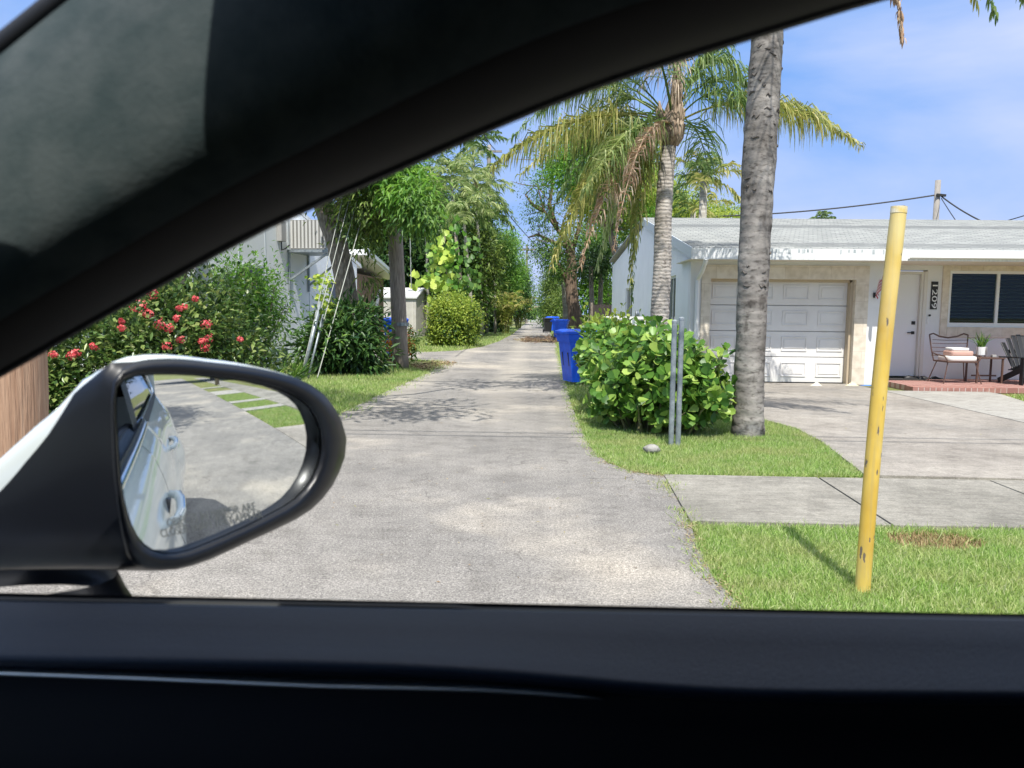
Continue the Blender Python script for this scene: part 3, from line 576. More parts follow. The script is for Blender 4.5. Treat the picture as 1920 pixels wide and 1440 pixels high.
# street power lines overhead, their thin shadows cross the alley
for (x, y) in ((-29, 5.0), (29, 5.0)):
    u = empty('utility_pole', (x, y, 0), 'street utility pole carrying the overhead lines, %s end of the street' % ('left' if x < 0 else 'right'), 'utility pole')
    q = MB(); q.tube([(x, y, -.1), (x, y, 8.6)], [.2, .14], 12); q.build('pole', M['pole'], u, smooth=True)
    q = MB(); q.bar((x, y - 1.1, 7.4), (x, y + 1.1, 7.4), .1, .12); q.build('crossarm', M['pole'], u)
wire('power_line', (-29, 4.45, 7.45), (29, 4.25, 7.45), .35, .018, 'front overhead street line above the sidewalk')
wire('power_line', (-29, 4.7, 7.45), (29, 4.55, 7.45), .35, .018, 'rear overhead street line above the sidewalk')
wire('power_line', (-29, 10.6, 8.4), (2.6, 10.4, 8.0), .25, .05, 'thick overhead service line crossing high over the alley')

# ------------------------------------------------------------------ right house
YF = 15.5; XW = 3.1; XR = 20.0; YP = 16.25; YE = 14.8; YRg = 22.0; YB = 31.0
ZE = 2.52; ZR = 3.95
hs = empty('house', (XW, YF, 0), 'white single storey house with garage and grey shingle roof right of the alley', 'house')
OX0, OX1, OZ = 3.50, 6.35, 2.08
b = MB()   # walls
b.box(XW, OX0 - .18, YF, YF + .2, 0, 2.5); b.box(OX1 + .25, 7.02, YF, YP + .2, 0, 2.5); b.box(OX0 - .18, OX1 + .25, YF, YF + .2, 2.35, 2.5)
b.box(7.02, 8.42, YP, YP + .2, 2.32, 2.5); b.box(7.02, 7.12, YP, YP + .2, 0, 2.32); b.box(8.12, 8.42, YP, YP + .2, 0, 2.32)
b.box(8.42, 10.75, YP, YP + .2, 0, .95); b.box(8.42, 10.75, YP, YP + .2, 2.42, 2.5); b.box(10.75, XR, YP, YP + .2, 0, 2.5)
b.box(XR - .2, XR, YP + .2, YB, 0, 2.5)
hw = b.build('wall', M['white'], hs)
b = MB()   # gable end with window openings, made of solid slabs
def gz(y): return ZE - .08 + (ZR - ZE) * (y - YE) / (YRg - YE) if y < YRg else ZR - .08 - (y - YRg) * .07
wins = [(17.1, 18.3, .98, 2.22), (24.6, 26.4, .75, 2.2)]
ys = [YF + .2, 17.1, 18.3, YRg, 24.6, 26.4, YB]
def slab(y0, y1, z0a, z0b, z1a, z1b, x0=XW, x1=XW + .18):
    b.add([(x0, y0, z0a), (x0, y1, z0b), (x0, y1, z1b), (x0, y0, z1a), (x1, y0, z0a), (x1, y1, z0b), (x1, y1, z1b), (x1, y0, z1a)],
          [(0, 1, 2, 3), (7, 6, 5, 4), (0, 4, 5, 1), (1, 5, 6, 2), (2, 6, 7, 3), (3, 7, 4, 0)])
for y0, y1 in zip(ys[:-1], ys[1:]):
    w_ = [w for w in wins if abs(w[0] - y0) < .01]
    if w_: slab(y0, y1, 0, 0, w_[0][2], w_[0][2]); slab(y0, y1, w_[0][3], w_[0][3], gz(y0), gz(y1))
    else: slab(y0, y1, 0, 0, gz(y0), gz(y1))
slab(YF + .003, YF + .2, 2.5, 2.5, gz(YF), gz(YF + .2), XW + .002)
b.build('gable_wall', M['bluewhite'], hs)
for (y0, y1, z0, z1) in wins:
    f = MB(); x0, x1 = XW + .05, XW + .1
    f.box(x0, x1, y0, y1, z0, z0 + .05); f.box(x0, x1, y0, y1, z1 - .05, z1); f.box(x0, x1, y0, y0 + .05, z0 + .05, z1 - .05); f.box(x0, x1, y1 - .05, y1, z0 + .05, z1 - .05); f.box(x0, x1, (y0 + y1) / 2 - .025, (y0 + y1) / 2 + .025, z0 + .05, z1 - .05)
    fo = f.build('side_window', M['whitetrim'], hs); f = MB(); f.box(XW + .07, XW + .08, y0 + .05, y1 - .05, z0 + .05, z1 - .05); f.build('pane', M['dark'], fo)
# roof
m, nt, rb = newmat('grey_shingles'); N = nt.nodes.new; L = nt.links.new; tc = N('ShaderNodeTexCoord')
mp = N('ShaderNodeMapping'); mp.inputs['Scale'].default_value = (1, 1, 1); L(tc.outputs['Object'], mp.inputs['Vector'])
bk = N('ShaderNodeTexBrick'); bk.inputs['Scale'].default_value = 1.0; bk.inputs['Brick Width'].default_value = .3; bk.inputs['Row Height'].default_value = .14
bk.inputs['Mortar Size'].default_value = .012; bk.inputs['Color1'].default_value = (.30, .31, .30, 1); bk.inputs['Color2'].default_value = (.39, .395, .38, 1); bk.inputs['Mortar'].default_value = (.17, .18, .18, 1)
L(mp.outputs['Vector'], bk.inputs['Vector']); n = N('ShaderNodeTexNoise'); n.inputs['Scale'].default_value = 3; n.inputs['Detail'].default_value = 8; L(tc.outputs['Object'], n.inputs['Vector'])
r = N('ShaderNodeValToRGB'); r.color_ramp.elements[0].position = .3; r.color_ramp.elements[0].color = (.88, .88, .87, 1); r.color_ramp.elements[1].position = .65; r.color_ramp.elements[1].color = (1.1, 1.1, 1.08, 1)
L(n.outputs['Fac'], r.inputs['Fac']); x = N('ShaderNodeMix'); x.data_type = 'RGBA'; x.blend_type = 'MULTIPLY'; x.inputs['Factor'].default_value = 1; L(bk.outputs['Color'], x.inputs['A']); L(r.outputs['Color'], x.inputs['B'])
L(x.outputs['Result'], rb.inputs['Base Color']); rb.inputs['Roughness'].default_value = .85; M['shingle'] = m
b = MB(); th = .05; xa, xb = XW - .12, XR + .3
def rz(y): return ZE + .1 + (ZR - ZE) * (y - YE) / (YRg - YE)
b.add([(xa, YE, rz(YE)), (xb, YE, rz(YE)), (xb, YRg, rz(YRg)), (xa, YRg, rz(YRg)), (xb, YB + .3, ZR - .5), (xa, YB + .3, ZR - .5),
       (xa, YE, rz(YE) - th), (xb, YE, rz(YE) - th), (xb, YRg, rz(YRg) - th), (xa, YRg, rz(YRg) - th), (xb, YB + .3, ZR - .55), (xa, YB + .3, ZR - .55)],
      [(0, 1, 2, 3), (3, 2, 4, 5), (6, 9, 8, 7), (9, 11, 10, 8), (0, 6, 7, 1), (5, 4, 10, 11), (0, 3, 9, 6), (3, 5, 11, 9), (1, 7, 8, 2), (2, 8, 10, 4)])
rf = b.build('roof', M['shingle'], hs, bevel=.01)
# staggered lower courses as thin raised strips
b = MB()
for k in range(50):
    y = YE + .02 + k * .145
    if y > YRg - .1: break
    b.add([(xa - .003, y, rz(y) + .012), (xb, y, rz(y) + .012), (xb, y + .15, rz(y + .15) + .003), (xa - .003, y + .15, rz(y + .15) + .003), (xa - .003, y, rz(y) - .0), (xb, y, rz(y) - .0)], [(0, 1, 2, 3), (4, 5, 1, 0)])
o = b.build('shingle_course', M['shingle'], hs)
b = MB(); b.box(xa - .02, xb, YE - .02, YE - .002, rz(YE) - .21, rz(YE) + .0)     # fascia
fas = b
b = MB()                                                                         # rake boards
b.add([(xa - .02, YE, rz(YE) - .2), (xa - .02, YRg, rz(YRg) - .2), (xa - .02, YRg, rz(YRg) + .01), (xa - .02, YE, rz(YE) + .01),
       (xa - .002, YE, rz(YE) - .2), (xa - .002, YRg, rz(YRg) - .2), (xa - .002, YRg, rz(YRg) + .01), (xa - .002, YE, rz(YE) + .01)], [(0, 1, 2, 3), (7, 6, 5, 4), (0, 4, 5, 1), (2, 6, 7, 3), (0, 3, 7, 4), (1, 5, 6, 2)])
b.build('rake_board', P('grey_rake', (.62, .66, .68), rough=.5), hs)
b = MB(); b.box(xa, xb, YE, YP + .19, rz(YE) - .2, rz(YE) - .185); b.build('soffit', M['cream'], hs)
# flaking peeling patch along the fascia over garage
b = fas; b.cur = 1; x_ = 3.5
while x_ < 6.9:
    w_ = random.uniform(.008, .05)
    if random.random() < .6 - .2 * abs(x_ - 4.6): b.box(x_, x_ + w_, YE - .0225, YE - .021, rz(YE) - .06 - random.uniform(.0, .05), rz(YE) - .012)
    x_ += w_ + random.uniform(.004, .05)
b.build('fascia', [P('stained_white_fascia', (.66, .67, .66), (.80, .81, .80), 8, .5, stretch=(3, 1, .4)), P('bare_metal_patch', (.26, .30, .31), (.55, .58, .58), 12, .5, stretch=(4, 1, .3))], hs, recalc=False)
b = MB()                                                                         # gutter: trough profile
prof = [(-.10, .0), (-.10, -.075), (-.085, -.09), (-.025, -.09), (-.025, -.01)]
R_ = [[(x, YE + p[0] - .0, rz(YE) - .08 + p[1]) for p in prof] for x in (7.0, xb)]
b.grid(R_); 
b.box(6.98, xb, YE - .115, YE - .10, rz(YE) - .155, rz(YE) - .075)
b.build('gutter', M['whitetrim'], hs)
b = MB(); xd = 3.23
b.tube([(xd, YE - .05, 2.42), (xd, YE + .0, 2.36), (xd - .0, YE + .25, 2.2), (xd, YF - .07, 2.05), (xd, YF - .07, .15)], .045, 8); b.build('downspout', M['whitetrim'], hs)
# garage surround and door
b = MB(); b.box(OX0 - .18, OX0, YF - .03, YF + .28, 0, OZ); b.box(OX1, OX1 + .25, YF - .03, YF + .28, 0, OZ); b.box(OX0 - .18, OX1 + .25, YF - .03, YF + .28, OZ, 2.35)
b.build('stone_surround', M['stone'], hs)
b = MB(); yd = YF + .27; rowh = OZ / 4; M['gdoor'] = P('garage_door_paint', (.74, .71, .67), (.80, .78, .74), 2, .4)
for r_ in range(4):
    z0 = r_ * rowh + .012; z1 = (r_ + 1) * rowh - .004
    b.box(OX0, OX1, yd, yd + .05, z0, z1)
    for c_ in range(4):
        cx0 = OX0 + c_ * (OX1 - OX0) / 4 + .1; cx1 = OX0 + (c_ + 1) * (OX1 - OX0) / 4 - .1
        za, zb = z0 + .11, z1 - .1
        # recessed look: raised moulding ring + raised field
        for (u0, u1, v0, v1, d_) in ((cx0, cx1, za, za + .022, .015), (cx0, cx1, zb - .022, zb, .015), (cx0, cx0 + .022, za + .022, zb - .022, .015), (cx1 - .022, cx1, za + .022, zb - .022, .015), (cx0 + .055, cx1 - .055, za + .055, zb - .055, .011)):
            b.box(u0, u1, yd - d_, yd - .001, v0, v1)
b.box(OX0, OX1, yd + .051, yd + .06, 0, OZ)
gd = b.build('garage_door', M['gdoor'], hs, bevel=.004)
b = MB(); b.box(OX0, OX1, yd - .01, yd + .05, 0, .011); b.build('bottom_seal', M['black'], gd)
b = MB(); b.box(OX1 - .05, OX1 - .001, YF + .1, yd - .003, .0, OZ - .05); b.box(OX0, OX1 - .05, YF + .17, yd - .003, OZ - .05, OZ - .001); b.box(OX0 + .001, OX0 + .04, YF + .17, yd - .003, 0, OZ - .05)
b.build('door_jamb', P('tan_jamb', (.50, .41, .29), rough=.6), hs)
# front door
fd = MB(); fd.box(7.16, 8.0, YP + .08, YP + .13, .12, 2.24); fdo = fd.build('front_door', M['whitetrim'], hs, bevel=.004)
b = MB(); b.box(7.12, 7.16, YP - .02, YP + .14, .12, 2.3); b.box(8.0, 8.05, YP + .0, YP + .14, .12, 2.3); b.box(8.05, 8.12, YP - .02, YP + .14, .12, 2.3); b.box(7.16, 8.0, YP - .02, YP + .14, 2.24, 2.3); b.build('door_frame', P('door_frame_cream', (.70, .67, .60), rough=.5), hs, bevel=.003)
b = MB(); b.box(7.88, 7.95, YP + .055, YP + .08, 1.20, 1.27); b.build('deadbolt', M['black'], fdo, bevel=.004)
b = MB(); b.box(7.885, 7.945, YP + .06, YP + .08, 1.0, 1.06); b.tube([(7.92, YP + .04, 1.03), (7.79, YP + .035, 1.03)], .011, 8); b.build('handle', M['black'], fdo)
# picture window
WX0, WX1, WZ0, WZ1 = 8.56, 10.62, 1.16, 2.32
b = MB(); b.box(8.42, WX0, YP - .035, YP + .12, .95, 2.42); b.box(WX1, 10.75, YP - .035, YP + .12, .95, 2.42); b.box(WX0, WX1, YP - .035, YP + .12, WZ1, 2.42); b.box(WX0, WX1, YP - .045, YP + .12, .95, WZ0)
b.build('window_surround', M['stone'], hs, bevel=.004)
b = MB(); e_ = .06; mid = 9.57
b.box(WX0, WX1, YP + .0, YP + .07, WZ0, WZ0 + e_ + .03); b.box(WX0, WX1, YP, YP + .07, WZ1 - e_, WZ1)
for x_ in (WX0, mid - e_ / 2, WX1 - e_): b.box(x_, x_ + e_, YP, YP + .07, WZ0 + e_ + .03, WZ1 - e_)
wf = b.build('picture_window', M['whitetrim'], hs, bevel=.004)
b = MB()
for (a_, c_) in ((WX0 + e_, mid - e_ / 2), (mid + e_ / 2, WX1 - e_)): b.box(a_, c_, YP + .035, YP + .04, WZ0 + e_ + .03, WZ1 - e_)
gm, nt, gb_ = newmat('window_pane'); N = nt.nodes.new; L = nt.links.new
tr = N('ShaderNodeBsdfTransparent'); tr.inputs['Color'].default_value = (.75, .8, .78, 1); gl_ = N('ShaderNodeBsdfGlossy'); gl_.inputs['Roughness'].default_value = .02
fr = N('ShaderNodeFresnel'); fr.inputs['IOR'].default_value = 1.3; ms = N('ShaderNodeMixShader'); L(fr.outputs[0], ms.inputs[0]); L(tr.outputs[0], ms.inputs[1]); L(gl_.outputs[0], ms.inputs[2]); L(ms.outputs[0], nt.nodes['Material Output'].inputs['Surface'])
M['pane'] = gm
b.build('pane', M['pane'], wf)
b = MB(); z_ = WZ0 + .12
while z_ < WZ1 - .06:
    b.add([(WX0 + .06, YP + .075, z_), (WX1 - .06, YP + .075, z_), (WX1 - .06, YP + .11, z_ + .018), (WX0 + .06, YP + .11, z_ + .018)], [(0, 1, 2, 3)]); z_ += .072
b.build('blinds', P('blind_slat', (.34, .35, .31), rough=.5), wf, recalc=False)
b = MB(); b.box(WX0, WX1, YP + .16, YP + .18, WZ0, WZ1); b.build('dark_room', M['black'], wf)
b = MB(); b.box(8.2, 8.335, YP - .02, YP - .002, 1.52, 2.09); pl = b.build('number_plaque', M['black'], hs)
def text_mesh(s, size):
    cu = bpy.data.curves.new('t', 'FONT'); cu.body = s; cu.size = size; cu.align_x = 'CENTER'; cu.align_y = 'CENTER'; cu.resolution_u = 4
    o = bpy.data.objects.new('t', cu); C.objects.link(o); bpy.context.view_layer.update()
    me = bpy.data.meshes.new_from_object(o.evaluated_get(bpy.context.evaluated_depsgraph_get())); bpy.data.objects.remove(o); bpy.data.curves.remove(cu)
    V = [tuple(v.co) for v in me.vertices]; F = [tuple(p.vertices) for p in me.polygons]; bpy.data.meshes.remove(me); return V, F
V, F = text_mesh('1209', .16); ext = max(v[0] for v in V) - min(v[0] for v in V)
b = MB(); b.add([(8.2675 + v[1] * .95, YP - .024, 1.805 - v[0] * .48 / ext) for v in V], F); b.build('house_number', M['whitetrim'], pl, recalc=False)
b = MB(); b.tube([(8.2, YP - .025, 1.395), (8.2, YP, 1.395)], .022, 10); b.build('doorbell_camera', M['black'], hs); b = MB(); b.box(8.155, 8.185, YP - .02, YP, 1.22, 1.37); b.build('doorbell', M['whitetrim'], hs, bevel=.004)
b = MB(); b.box(7.0, 7.02, YF - .025, YF, 1.35, 1.6); b.build('wall_lamp', M['black'], hs)
# brick porch
m, nt, bb = newmat('red_brick'); N = nt.nodes.new; L = nt.links.new; tc = N('ShaderNodeTexCoord'); bk = N('ShaderNodeTexBrick')
bk.inputs['Scale'].default_value = 1; bk.inputs['Brick Width'].default_value = .21; bk.inputs['Row Height'].default_value = .105; bk.inputs['Mortar Size'].default_value = .007
bk.inputs['Color1'].default_value = (.27, .12, .10, 1); bk.inputs['Color2'].default_value = (.36, .18, .15, 1); bk.inputs['Mortar'].default_value = (.45, .33, .28, 1)
L(tc.outputs['Object'], bk.inputs['Vector']); L(bk.outputs['Color'], bb.inputs['Base Color']); bb.inputs['Roughness'].default_value = .8; M['brick'] = m
PF = 14.3
b = MB(); b.prism([(7.03, YF - .05), (7.03, PF + .28), (8.6, PF + .28), (8.6, PF + .15), (XR, PF + .15), (XR, YP), (7.03, YP)], -.02, .08); po = b.build('porch', M['brick'], hs)
b = MB(); x_ = 7.0
while x_ < 8.55:
    b.box(x_, x_ + .095, PF, PF + .27, -.02, .077); x_ += .107
b.build('brick_edging', P('edge_brick', (.30, .14, .11), (.42, .22, .18), 8, .8), hs, bevel=.004)
b = MB(); b.box(7.01, 8.6, PF + .003, PF + .265, -.02, .068); b.build('mortar_bed', P('pale_mortar', (.55, .47, .42), rough=.9), hs)
b = MB(); b.box(8.6, XR, PF + .02, PF + .147, -.02, .079)
b.build('porch_step', M['brick'], hs)
# side details
b = MB(); b.box(XW - .16, XW - .005, 21.5, 21.9, .75, 1.25); b.build('meter_box', M['acgrey'], hs, bevel=.01)
b = MB(); b.tube([(XW - .16, 21.7, 1.35), (XW - .26, 21.7, 1.35)], [.11, .10], 14); b.build('meter', P('meter_glass', (.5, .52, .55), rough=.2, metal=.4), hs)
b = MB(); b.tube([(XW - .1, 21.0, .0), (XW - .1, 21.0, .95), (XW - .1, 21.4, .95)], .03, 8); b.build('conduit', M['acgrey'], hs)
# white picket fence panel by the side of the house
fn = empty('picket_fence', (2.3, 18.2, 0), 'low white rail fence panel at the side of the right house', 'fence')
fx0, fx1, fy = 1.75, 3.02, 19.5; zt = D(1150, 593, fy)[2]
for za_, zb_ in ((zt - .07, zt), (.2, .26)):
    b = MB(); b.box(fx0, fx1, fy, fy + .05, za_, zb_); b.build('rail', M['whitetrim'], fn)
for i in range(12):
    b = MB(); x_ = fx0 + .03 + i * .11; b.box(x_, x_ + .035, fy + .01, fy + .04, .26, zt - .07); b.build('picket', M['whitetrim'], fn)
# dark board fence further back
dfn = empty('board_fence', (2.5, 33, 0), 'dark brown board fence behind the right house', 'fence')
a0 = D(1112, 571, 33); a1 = D(1142, 568, 33)
b = MB(); k = 0; x_ = a0[0]
while x_ < a1[0] + 1.0: b.box(x_, x_ + .13, 33, 33.03, 0, a0[2] + random.uniform(-.02, .02)); x_ += .14
b.build('boards', P('dark_boards', (.035, .025, .022), (.07, .055, .05), 5, .8, stretch=(3, 1, .4)), dfn)
b = MB(); b.box(a0[0] - .1, a0[0] - .005, 33, 33.1, 0, a0[2] + .08); b.build('post', M['bark'], dfn)

# ---- things on the porch
ZP = .082
def px_x(px, Y): return D(px, 650, Y)[0]
Yc = 15.35; xc = px_x(1792, Yc)
ch = empty('patio_chair', (xc, Yc, ZP), 'brown wire patio chair with cushions in front of the window', 'chair'); M['wirebrown'] = P('brown_wire', (.10, .055, .04), rough=.5)
b = MB(); hw_ = .36
def ctube(pts, r=.013): b.tube([(xc + p[0], Yc + p[1], ZP + p[2]) for p in pts], r, 6)
tp_ = [(-hw_ - .02, .28, .93), (-.30, .29, .955), (-.18, .30, .90), (0, .31, .87), (.18, .30, .90), (.30, .29, .955), (hw_ + .02, .28, .93)]
ctube(tp_, .015)
for s in (-1, 1): ctube([(s * (hw_ + .02), .28, .93), (s * .35, .24, .66), (s * .31, .2, .42)], .014)
ctube([(-.31, .2, .42), (.31, .2, .42)])
for z_ in (.52, .60, .68, .76, .83): ctube([(-hw_ + .02 - .1 * (z_ - .6) * -.3, .24, z_), (0, .30, z_ - .01), (hw_ - .02, .24, z_)], .006)
b.build('backrest', M['wirebrown'], ch)
b = MB()
for s in (-1, 1): ctube([(s * .34, .22, .58), (s * .37, 0, .55), (s * .35, -.28, .53), (s * .30, -.3, .44)], .014)
b.build('armrest', M['wirebrown'], ch)
b = MB(); ctube([(-.30, -.28, .42), (.30, -.28, .42), (.31, .2, .42), (-.31, .2, .42), (-.30, -.28, .42)], .015)
for i in range(7): ctube([(-.27 + i * .09, -.28, .42), (-.27 + i * .09, .2, .42)], .005)
b.build('seat_frame', M['wirebrown'], ch)
for sx_, sy_ in ((-1, -1), (1, -1), (-1, 1), (1, 1)):
    b = MB(); ctube([(sx_ * .26, -.24 if sy_ < 0 else .17, .42), (sx_ * .36, -.32 if sy_ < 0 else .28, 0)], .012); b.build('leg', M['wirebrown'], ch)
def cushion(x0, x1, y0, y1, z0, z1, name, mat, par=None, lab=None, cat=None):
    R = []
    for i in range(7):
        t = i / 6; e = math.sin(t * math.pi) ** .35 if 0 < t < 1 else .0; z = z0 + (z1 - z0) * (0.5 - .5 * math.cos(t * math.pi)); s = .82 + .18 * e
        cx, cy = (x0 + x1) / 2, (y0 + y1) / 2; hx, hy = (x1 - x0) / 2 * s, (y1 - y0) / 2 * s
        R.append([(cx + hx * (abs(math.cos(a)) ** .35) * (1 if math.cos(a) > 0 else -1), cy + hy * (abs(math.sin(a)) ** .35) * (1 if math.sin(a) > 0 else -1), z) for a in np.linspace(0, 2 * math.pi, 29)[:-1]])
    q = MB(); q.grid(R, close=True); q.add(R[0], [tuple(range(28))]); q.add(R[-1], [tuple(range(28))])
    o = q.build(name, mat, par, smooth=True)
    if lab: tag(o, lab, cat)
    return o
cushion(xc - .28, xc + .30, Yc - .3, Yc + .18, ZP + .43, ZP + .53, 'seat_cushion', P('white_cushion', (.72, .68, .64), rough=.9), None, 'white seat cushion lying on the brown wire chair', 'cushion')
cushion(xc - .20, xc + .24, Yc - .26, Yc + .14, ZP + .532, ZP + .63, 'pillow', P('pink_pillow', (.55, .34, .28), rough=.9), None, 'dusty pink pillow stacked on the wire chair seat', 'pillow')
cushion(xc - .17, xc + .17, Yc - .22, Yc + .12, ZP + .632, ZP + .69, 'pillow', M['whitetrim'], None, 'small white pillow on top of the pink pillow', 'pillow')
Yt = 15.45; xt = px_x(1848, Yt)
tb = empty('side_table', (xt, Yt, ZP), 'small dark side table between the two porch chairs', 'table'); zt_ = .50
b = MB(); b.box(xt - .27, xt + .27, Yt - .22, Yt + .22, ZP + zt_ - .025, ZP + zt_); b.build('tabletop', M['wirebrown'], tb, bevel=.004)
for sx_ in (-1, 1):
    for sy_ in (-1, 1):
        b = MB(); b.bar((xt + sx_ * .24, Yt + sy_ * .19, ZP), (xt + sx_ * .24, Yt + sy_ * .19, ZP + zt_ - .026), .03, .03); b.build('leg', M['wirebrown'], tb)
b = MB(); b.box(xt - .24, xt + .24, Yt - .01, Yt + .01, ZP + .12, ZP + .15); b.build('stretcher', M['wirebrown'], tb)
xpp = px_x(1840, Yt); pt_ = empty('potted_plant', (xpp, Yt, ZP + zt_ + .002), 'spiky green plant in a white pot on the side table', 'plant')
b = MB(); zb_ = ZP + zt_ + .002; b.tube([(xpp, Yt, zb_ + .045), (xpp, Yt, zb_ + .2)], [.085, .1], 18); b.build('pot', M['whitetrim'], pt_, smooth=False)
b = MB()
for a in np.linspace(0, 2 * math.pi, 5)[:-1] + .4: b.tube([(xpp + .105 * math.cos(a), Yt + .105 * math.sin(a), zb_), (xpp + .105 * math.cos(a), Yt + .105 * math.sin(a), zb_ + .2)], .006, 5)
b.build('pot_stand', M['wirebrown'], pt_)
n = 44; A = nrm(np.column_stack([rng.normal(size=(n, 2)) * .45, np.ones(n)])); V, F = leaves_arr(np.tile([xpp, Yt, zb_ + .19], (n, 1)) + rng.normal(size=(n, 3)) * [.03, .03, .01], A, rdir(n), rng.uniform(.16, .36, n), .022, 'blade'); npmesh('foliage', V, F, M['l_mid'], pt_)
b = MB(); b.box(xt + .12, xt + .2, Yt - .05, Yt + .03, ZP + zt_ + .002, ZP + zt_ + .05); tag(b.build('candle_box', M['acgrey'], bevel=.006), 'tiny grey box on the right end of the side table', 'box')
# adirondack chair (black), facing the street, partly out of frame
Ya = 15.25; xad = px_x(1925, Ya); ad = empty('adirondack_chair', (xad, Ya, ZP), 'black slatted garden chair at the right edge of the porch', 'chair')
M['adir'] = P('black_plastic_wood', (.010, .011, .013), rough=.4)
for i in range(7):
    t = (i - 3) / 3; b = MB(); h_ = .95 - .16 * t * t
    b.bar((xad + t * .23, Ya - .05, ZP + .28), (xad + t * .285, Ya + .30, ZP + h_), .086, .02); b.build('back_slat', M['adir'], ad, bevel=.004)
for s in (-1, 1):
    b = MB(); b.bar((xad + s * .33, Ya - .42, ZP + .53), (xad + s * .33, Ya + .22, ZP + .51), .13, .025); b.build('armrest', M['adir'], ad, bevel=.004)
    b = MB(); b.bar((xad + s * .28, Ya - .36, ZP), (xad + s * .28, Ya - .36, ZP + .515), .03, .10); b.build('leg', M['adir'], ad, bevel=.003)
    b = MB(); b.bar((xad + s * .25, Ya - .38, ZP + .33), (xad + s * .25, Ya + .42, ZP + .02), .028, .11); b.build('leg', M['adir'], ad, bevel=.003)
for i in range(6):
    b = MB(); y_ = Ya - .38 + i * .075; b.box(xad - .29, xad + .29, y_, y_ + .062, ZP + .385 - i * .025, ZP + .405 - i * .025); b.build('seat_slat', M['adir'], ad)
b = MB(); b.bar((xad - .28, Ya + .2, ZP + .62), (xad + .28, Ya + .2, ZP + .62), .03, .07); b.build('back_brace', M['adir'], ad)
# shoes / door mat
b = MB(); b.box(7.2, 8.0, YP - .55, YP - .1, ZP, ZP + .015); tag(b.build('doormat', P('dark_mat', (.015, .014, .014), (.04, .035, .03), 20, .95)), 'dark doormat on the bricks at the front door', 'doormat')
for i, x_ in enumerate((7.75, 8.02, 8.22)):
    b = MB(); yy = YP - .3 - .06 * i
    b.grid([[(x_ + u, yy + .05 * math.cos(a) * s_, ZP + .017 + .045 * s_ * abs(math.sin(a)) * h__) for a in np.linspace(0, math.pi, 9)] for u, s_, h__ in ((-.14, .5, .7), (-.1, .95, 1.3), (-.03, 1, 1.5), (.04, .95, .8), (.11, .8, .6), (.15, .3, .4))])
    tag(b.build('shoe', M['black'], smooth=True), ['black shoe nearest the front door, on the doormat', 'black shoe in the middle of the row by the front door', 'black shoe furthest right below the house number'][i], 'shoe', 'shoes by the front door')
# flag on bracket
fy_ = YF - .0; fx_ = 6.87; zb0 = 1.78
fl = empty('flag', (fx_ - .13, YF - .03, zb0), 'small striped flag hanging rolled on a pole beside the front door', 'flag')
b = MB(); b.tube([(fx_ - .13, YF - .02, zb0), (fx_ - .14, YF - .2, zb0 + .2), (fx_ - .13, YF - .62, zb0 + .55)], .010, 8); b.build('flag_pole', M['whitetrim'], fl)
b = MB(); b.box(fx_ - .17, fx_ - .09, YF - .05, YF - .002, zb0 - .05, zb0 + .05); b.tube([(fx_ - .13, YF - .03, zb0), (fx_ - .11, YF - .09, zb0 + .07)], .022, 8); b.build('bracket', M['black'], fl)
m, nt, fb = newmat('striped_cloth'); N = nt.nodes.new; L = nt.links.new
uvn = N('ShaderNodeAttribute'); uvn.attribute_name = 'stripe'; mth = N('ShaderNodeMath'); mth.operation = 'FRACT'; mul = N('ShaderNodeMath'); mul.operation = 'MULTIPLY'; mul.inputs[1].default_value = 9.5
gt = N('ShaderNodeMath'); gt.operation = 'GREATER_THAN'; gt.inputs[1].default_value = .5; cm = N('ShaderNodeMix'); cm.data_type = 'RGBA'; cm.inputs['A'].default_value = (.45, .02, .035, 1); cm.inputs['B'].default_value = (.75, .74, .74, 1)
L(uvn.outputs['Fac'], mul.inputs[0]); L(mul.outputs[0], mth.inputs[0]); L(mth.outputs[0], gt.inputs[0]); L(gt.outputs[0], cm.inputs['Factor']); L(cm.outputs['Result'], fb.inputs['Base Color']); fb.inputs['Roughness'].default_value = .8
R = []; st = []
for i in range(26):
    u = i / 25; row = []
    for j in range(16):
        v = j / 15; fold = .05 * math.sin(u * 15) * (.3 + v); x_ = fx_ - .20 + u * .08 + .03 * math.sin(u * 22 + v * 2.5); y_ = YF - .25 - u * .36 + fold; z_ = zb0 + .20 + u * .34 - v * (.30 - .10 * math.sin(u * 5)) - .02 * math.sin(u * 17)
        row.append((x_, y_, z_)); st.append(u * .6 + v * .5)
    R.append(row)
b = MB(); b.grid(R); fo = b.build('flag_cloth', m, fl, smooth=True, recalc=False); at_ = fo.data.attributes.new('stripe', 'FLOAT', 'POINT'); at_.data.foreach_set('value', st)
# small things on the driveway by the garage
for i, (px_, w_, c_, lab) in enumerate(((1530, .13, (.70, .64, .50), 'pale crumpled paper at the foot of the garage door'), (1597, .15, (.68, .60, .40), 'cream coloured rag at the corner of the garage'), (1625, .14, (.10, .25, .60), 'flat blue and white thing on the ground beside the garage pillar'))):
    g = G(px_, 723, .006); b = MB()
    b.grid([[(g[0] + w_ * (u - .5) * 1.8 * (1 - .3 * abs(v - .5)), g[1] + .12 * (v - .5), .008 + (.05 if i < 2 else .012) * math.sin(math.pi * u) * math.sin(math.pi * v) * (1 + .5 * math.sin(9 * u + 5 * v))) for u in np.linspace(0, 1, 9)] for v in np.linspace(0, 1, 6)])
    tag(b.build(['paper', 'rag', 'packaging'][i], P('scrap_' + str(i), c_, rough=.8)), lab, ['paper', 'rag', 'packaging'][i])

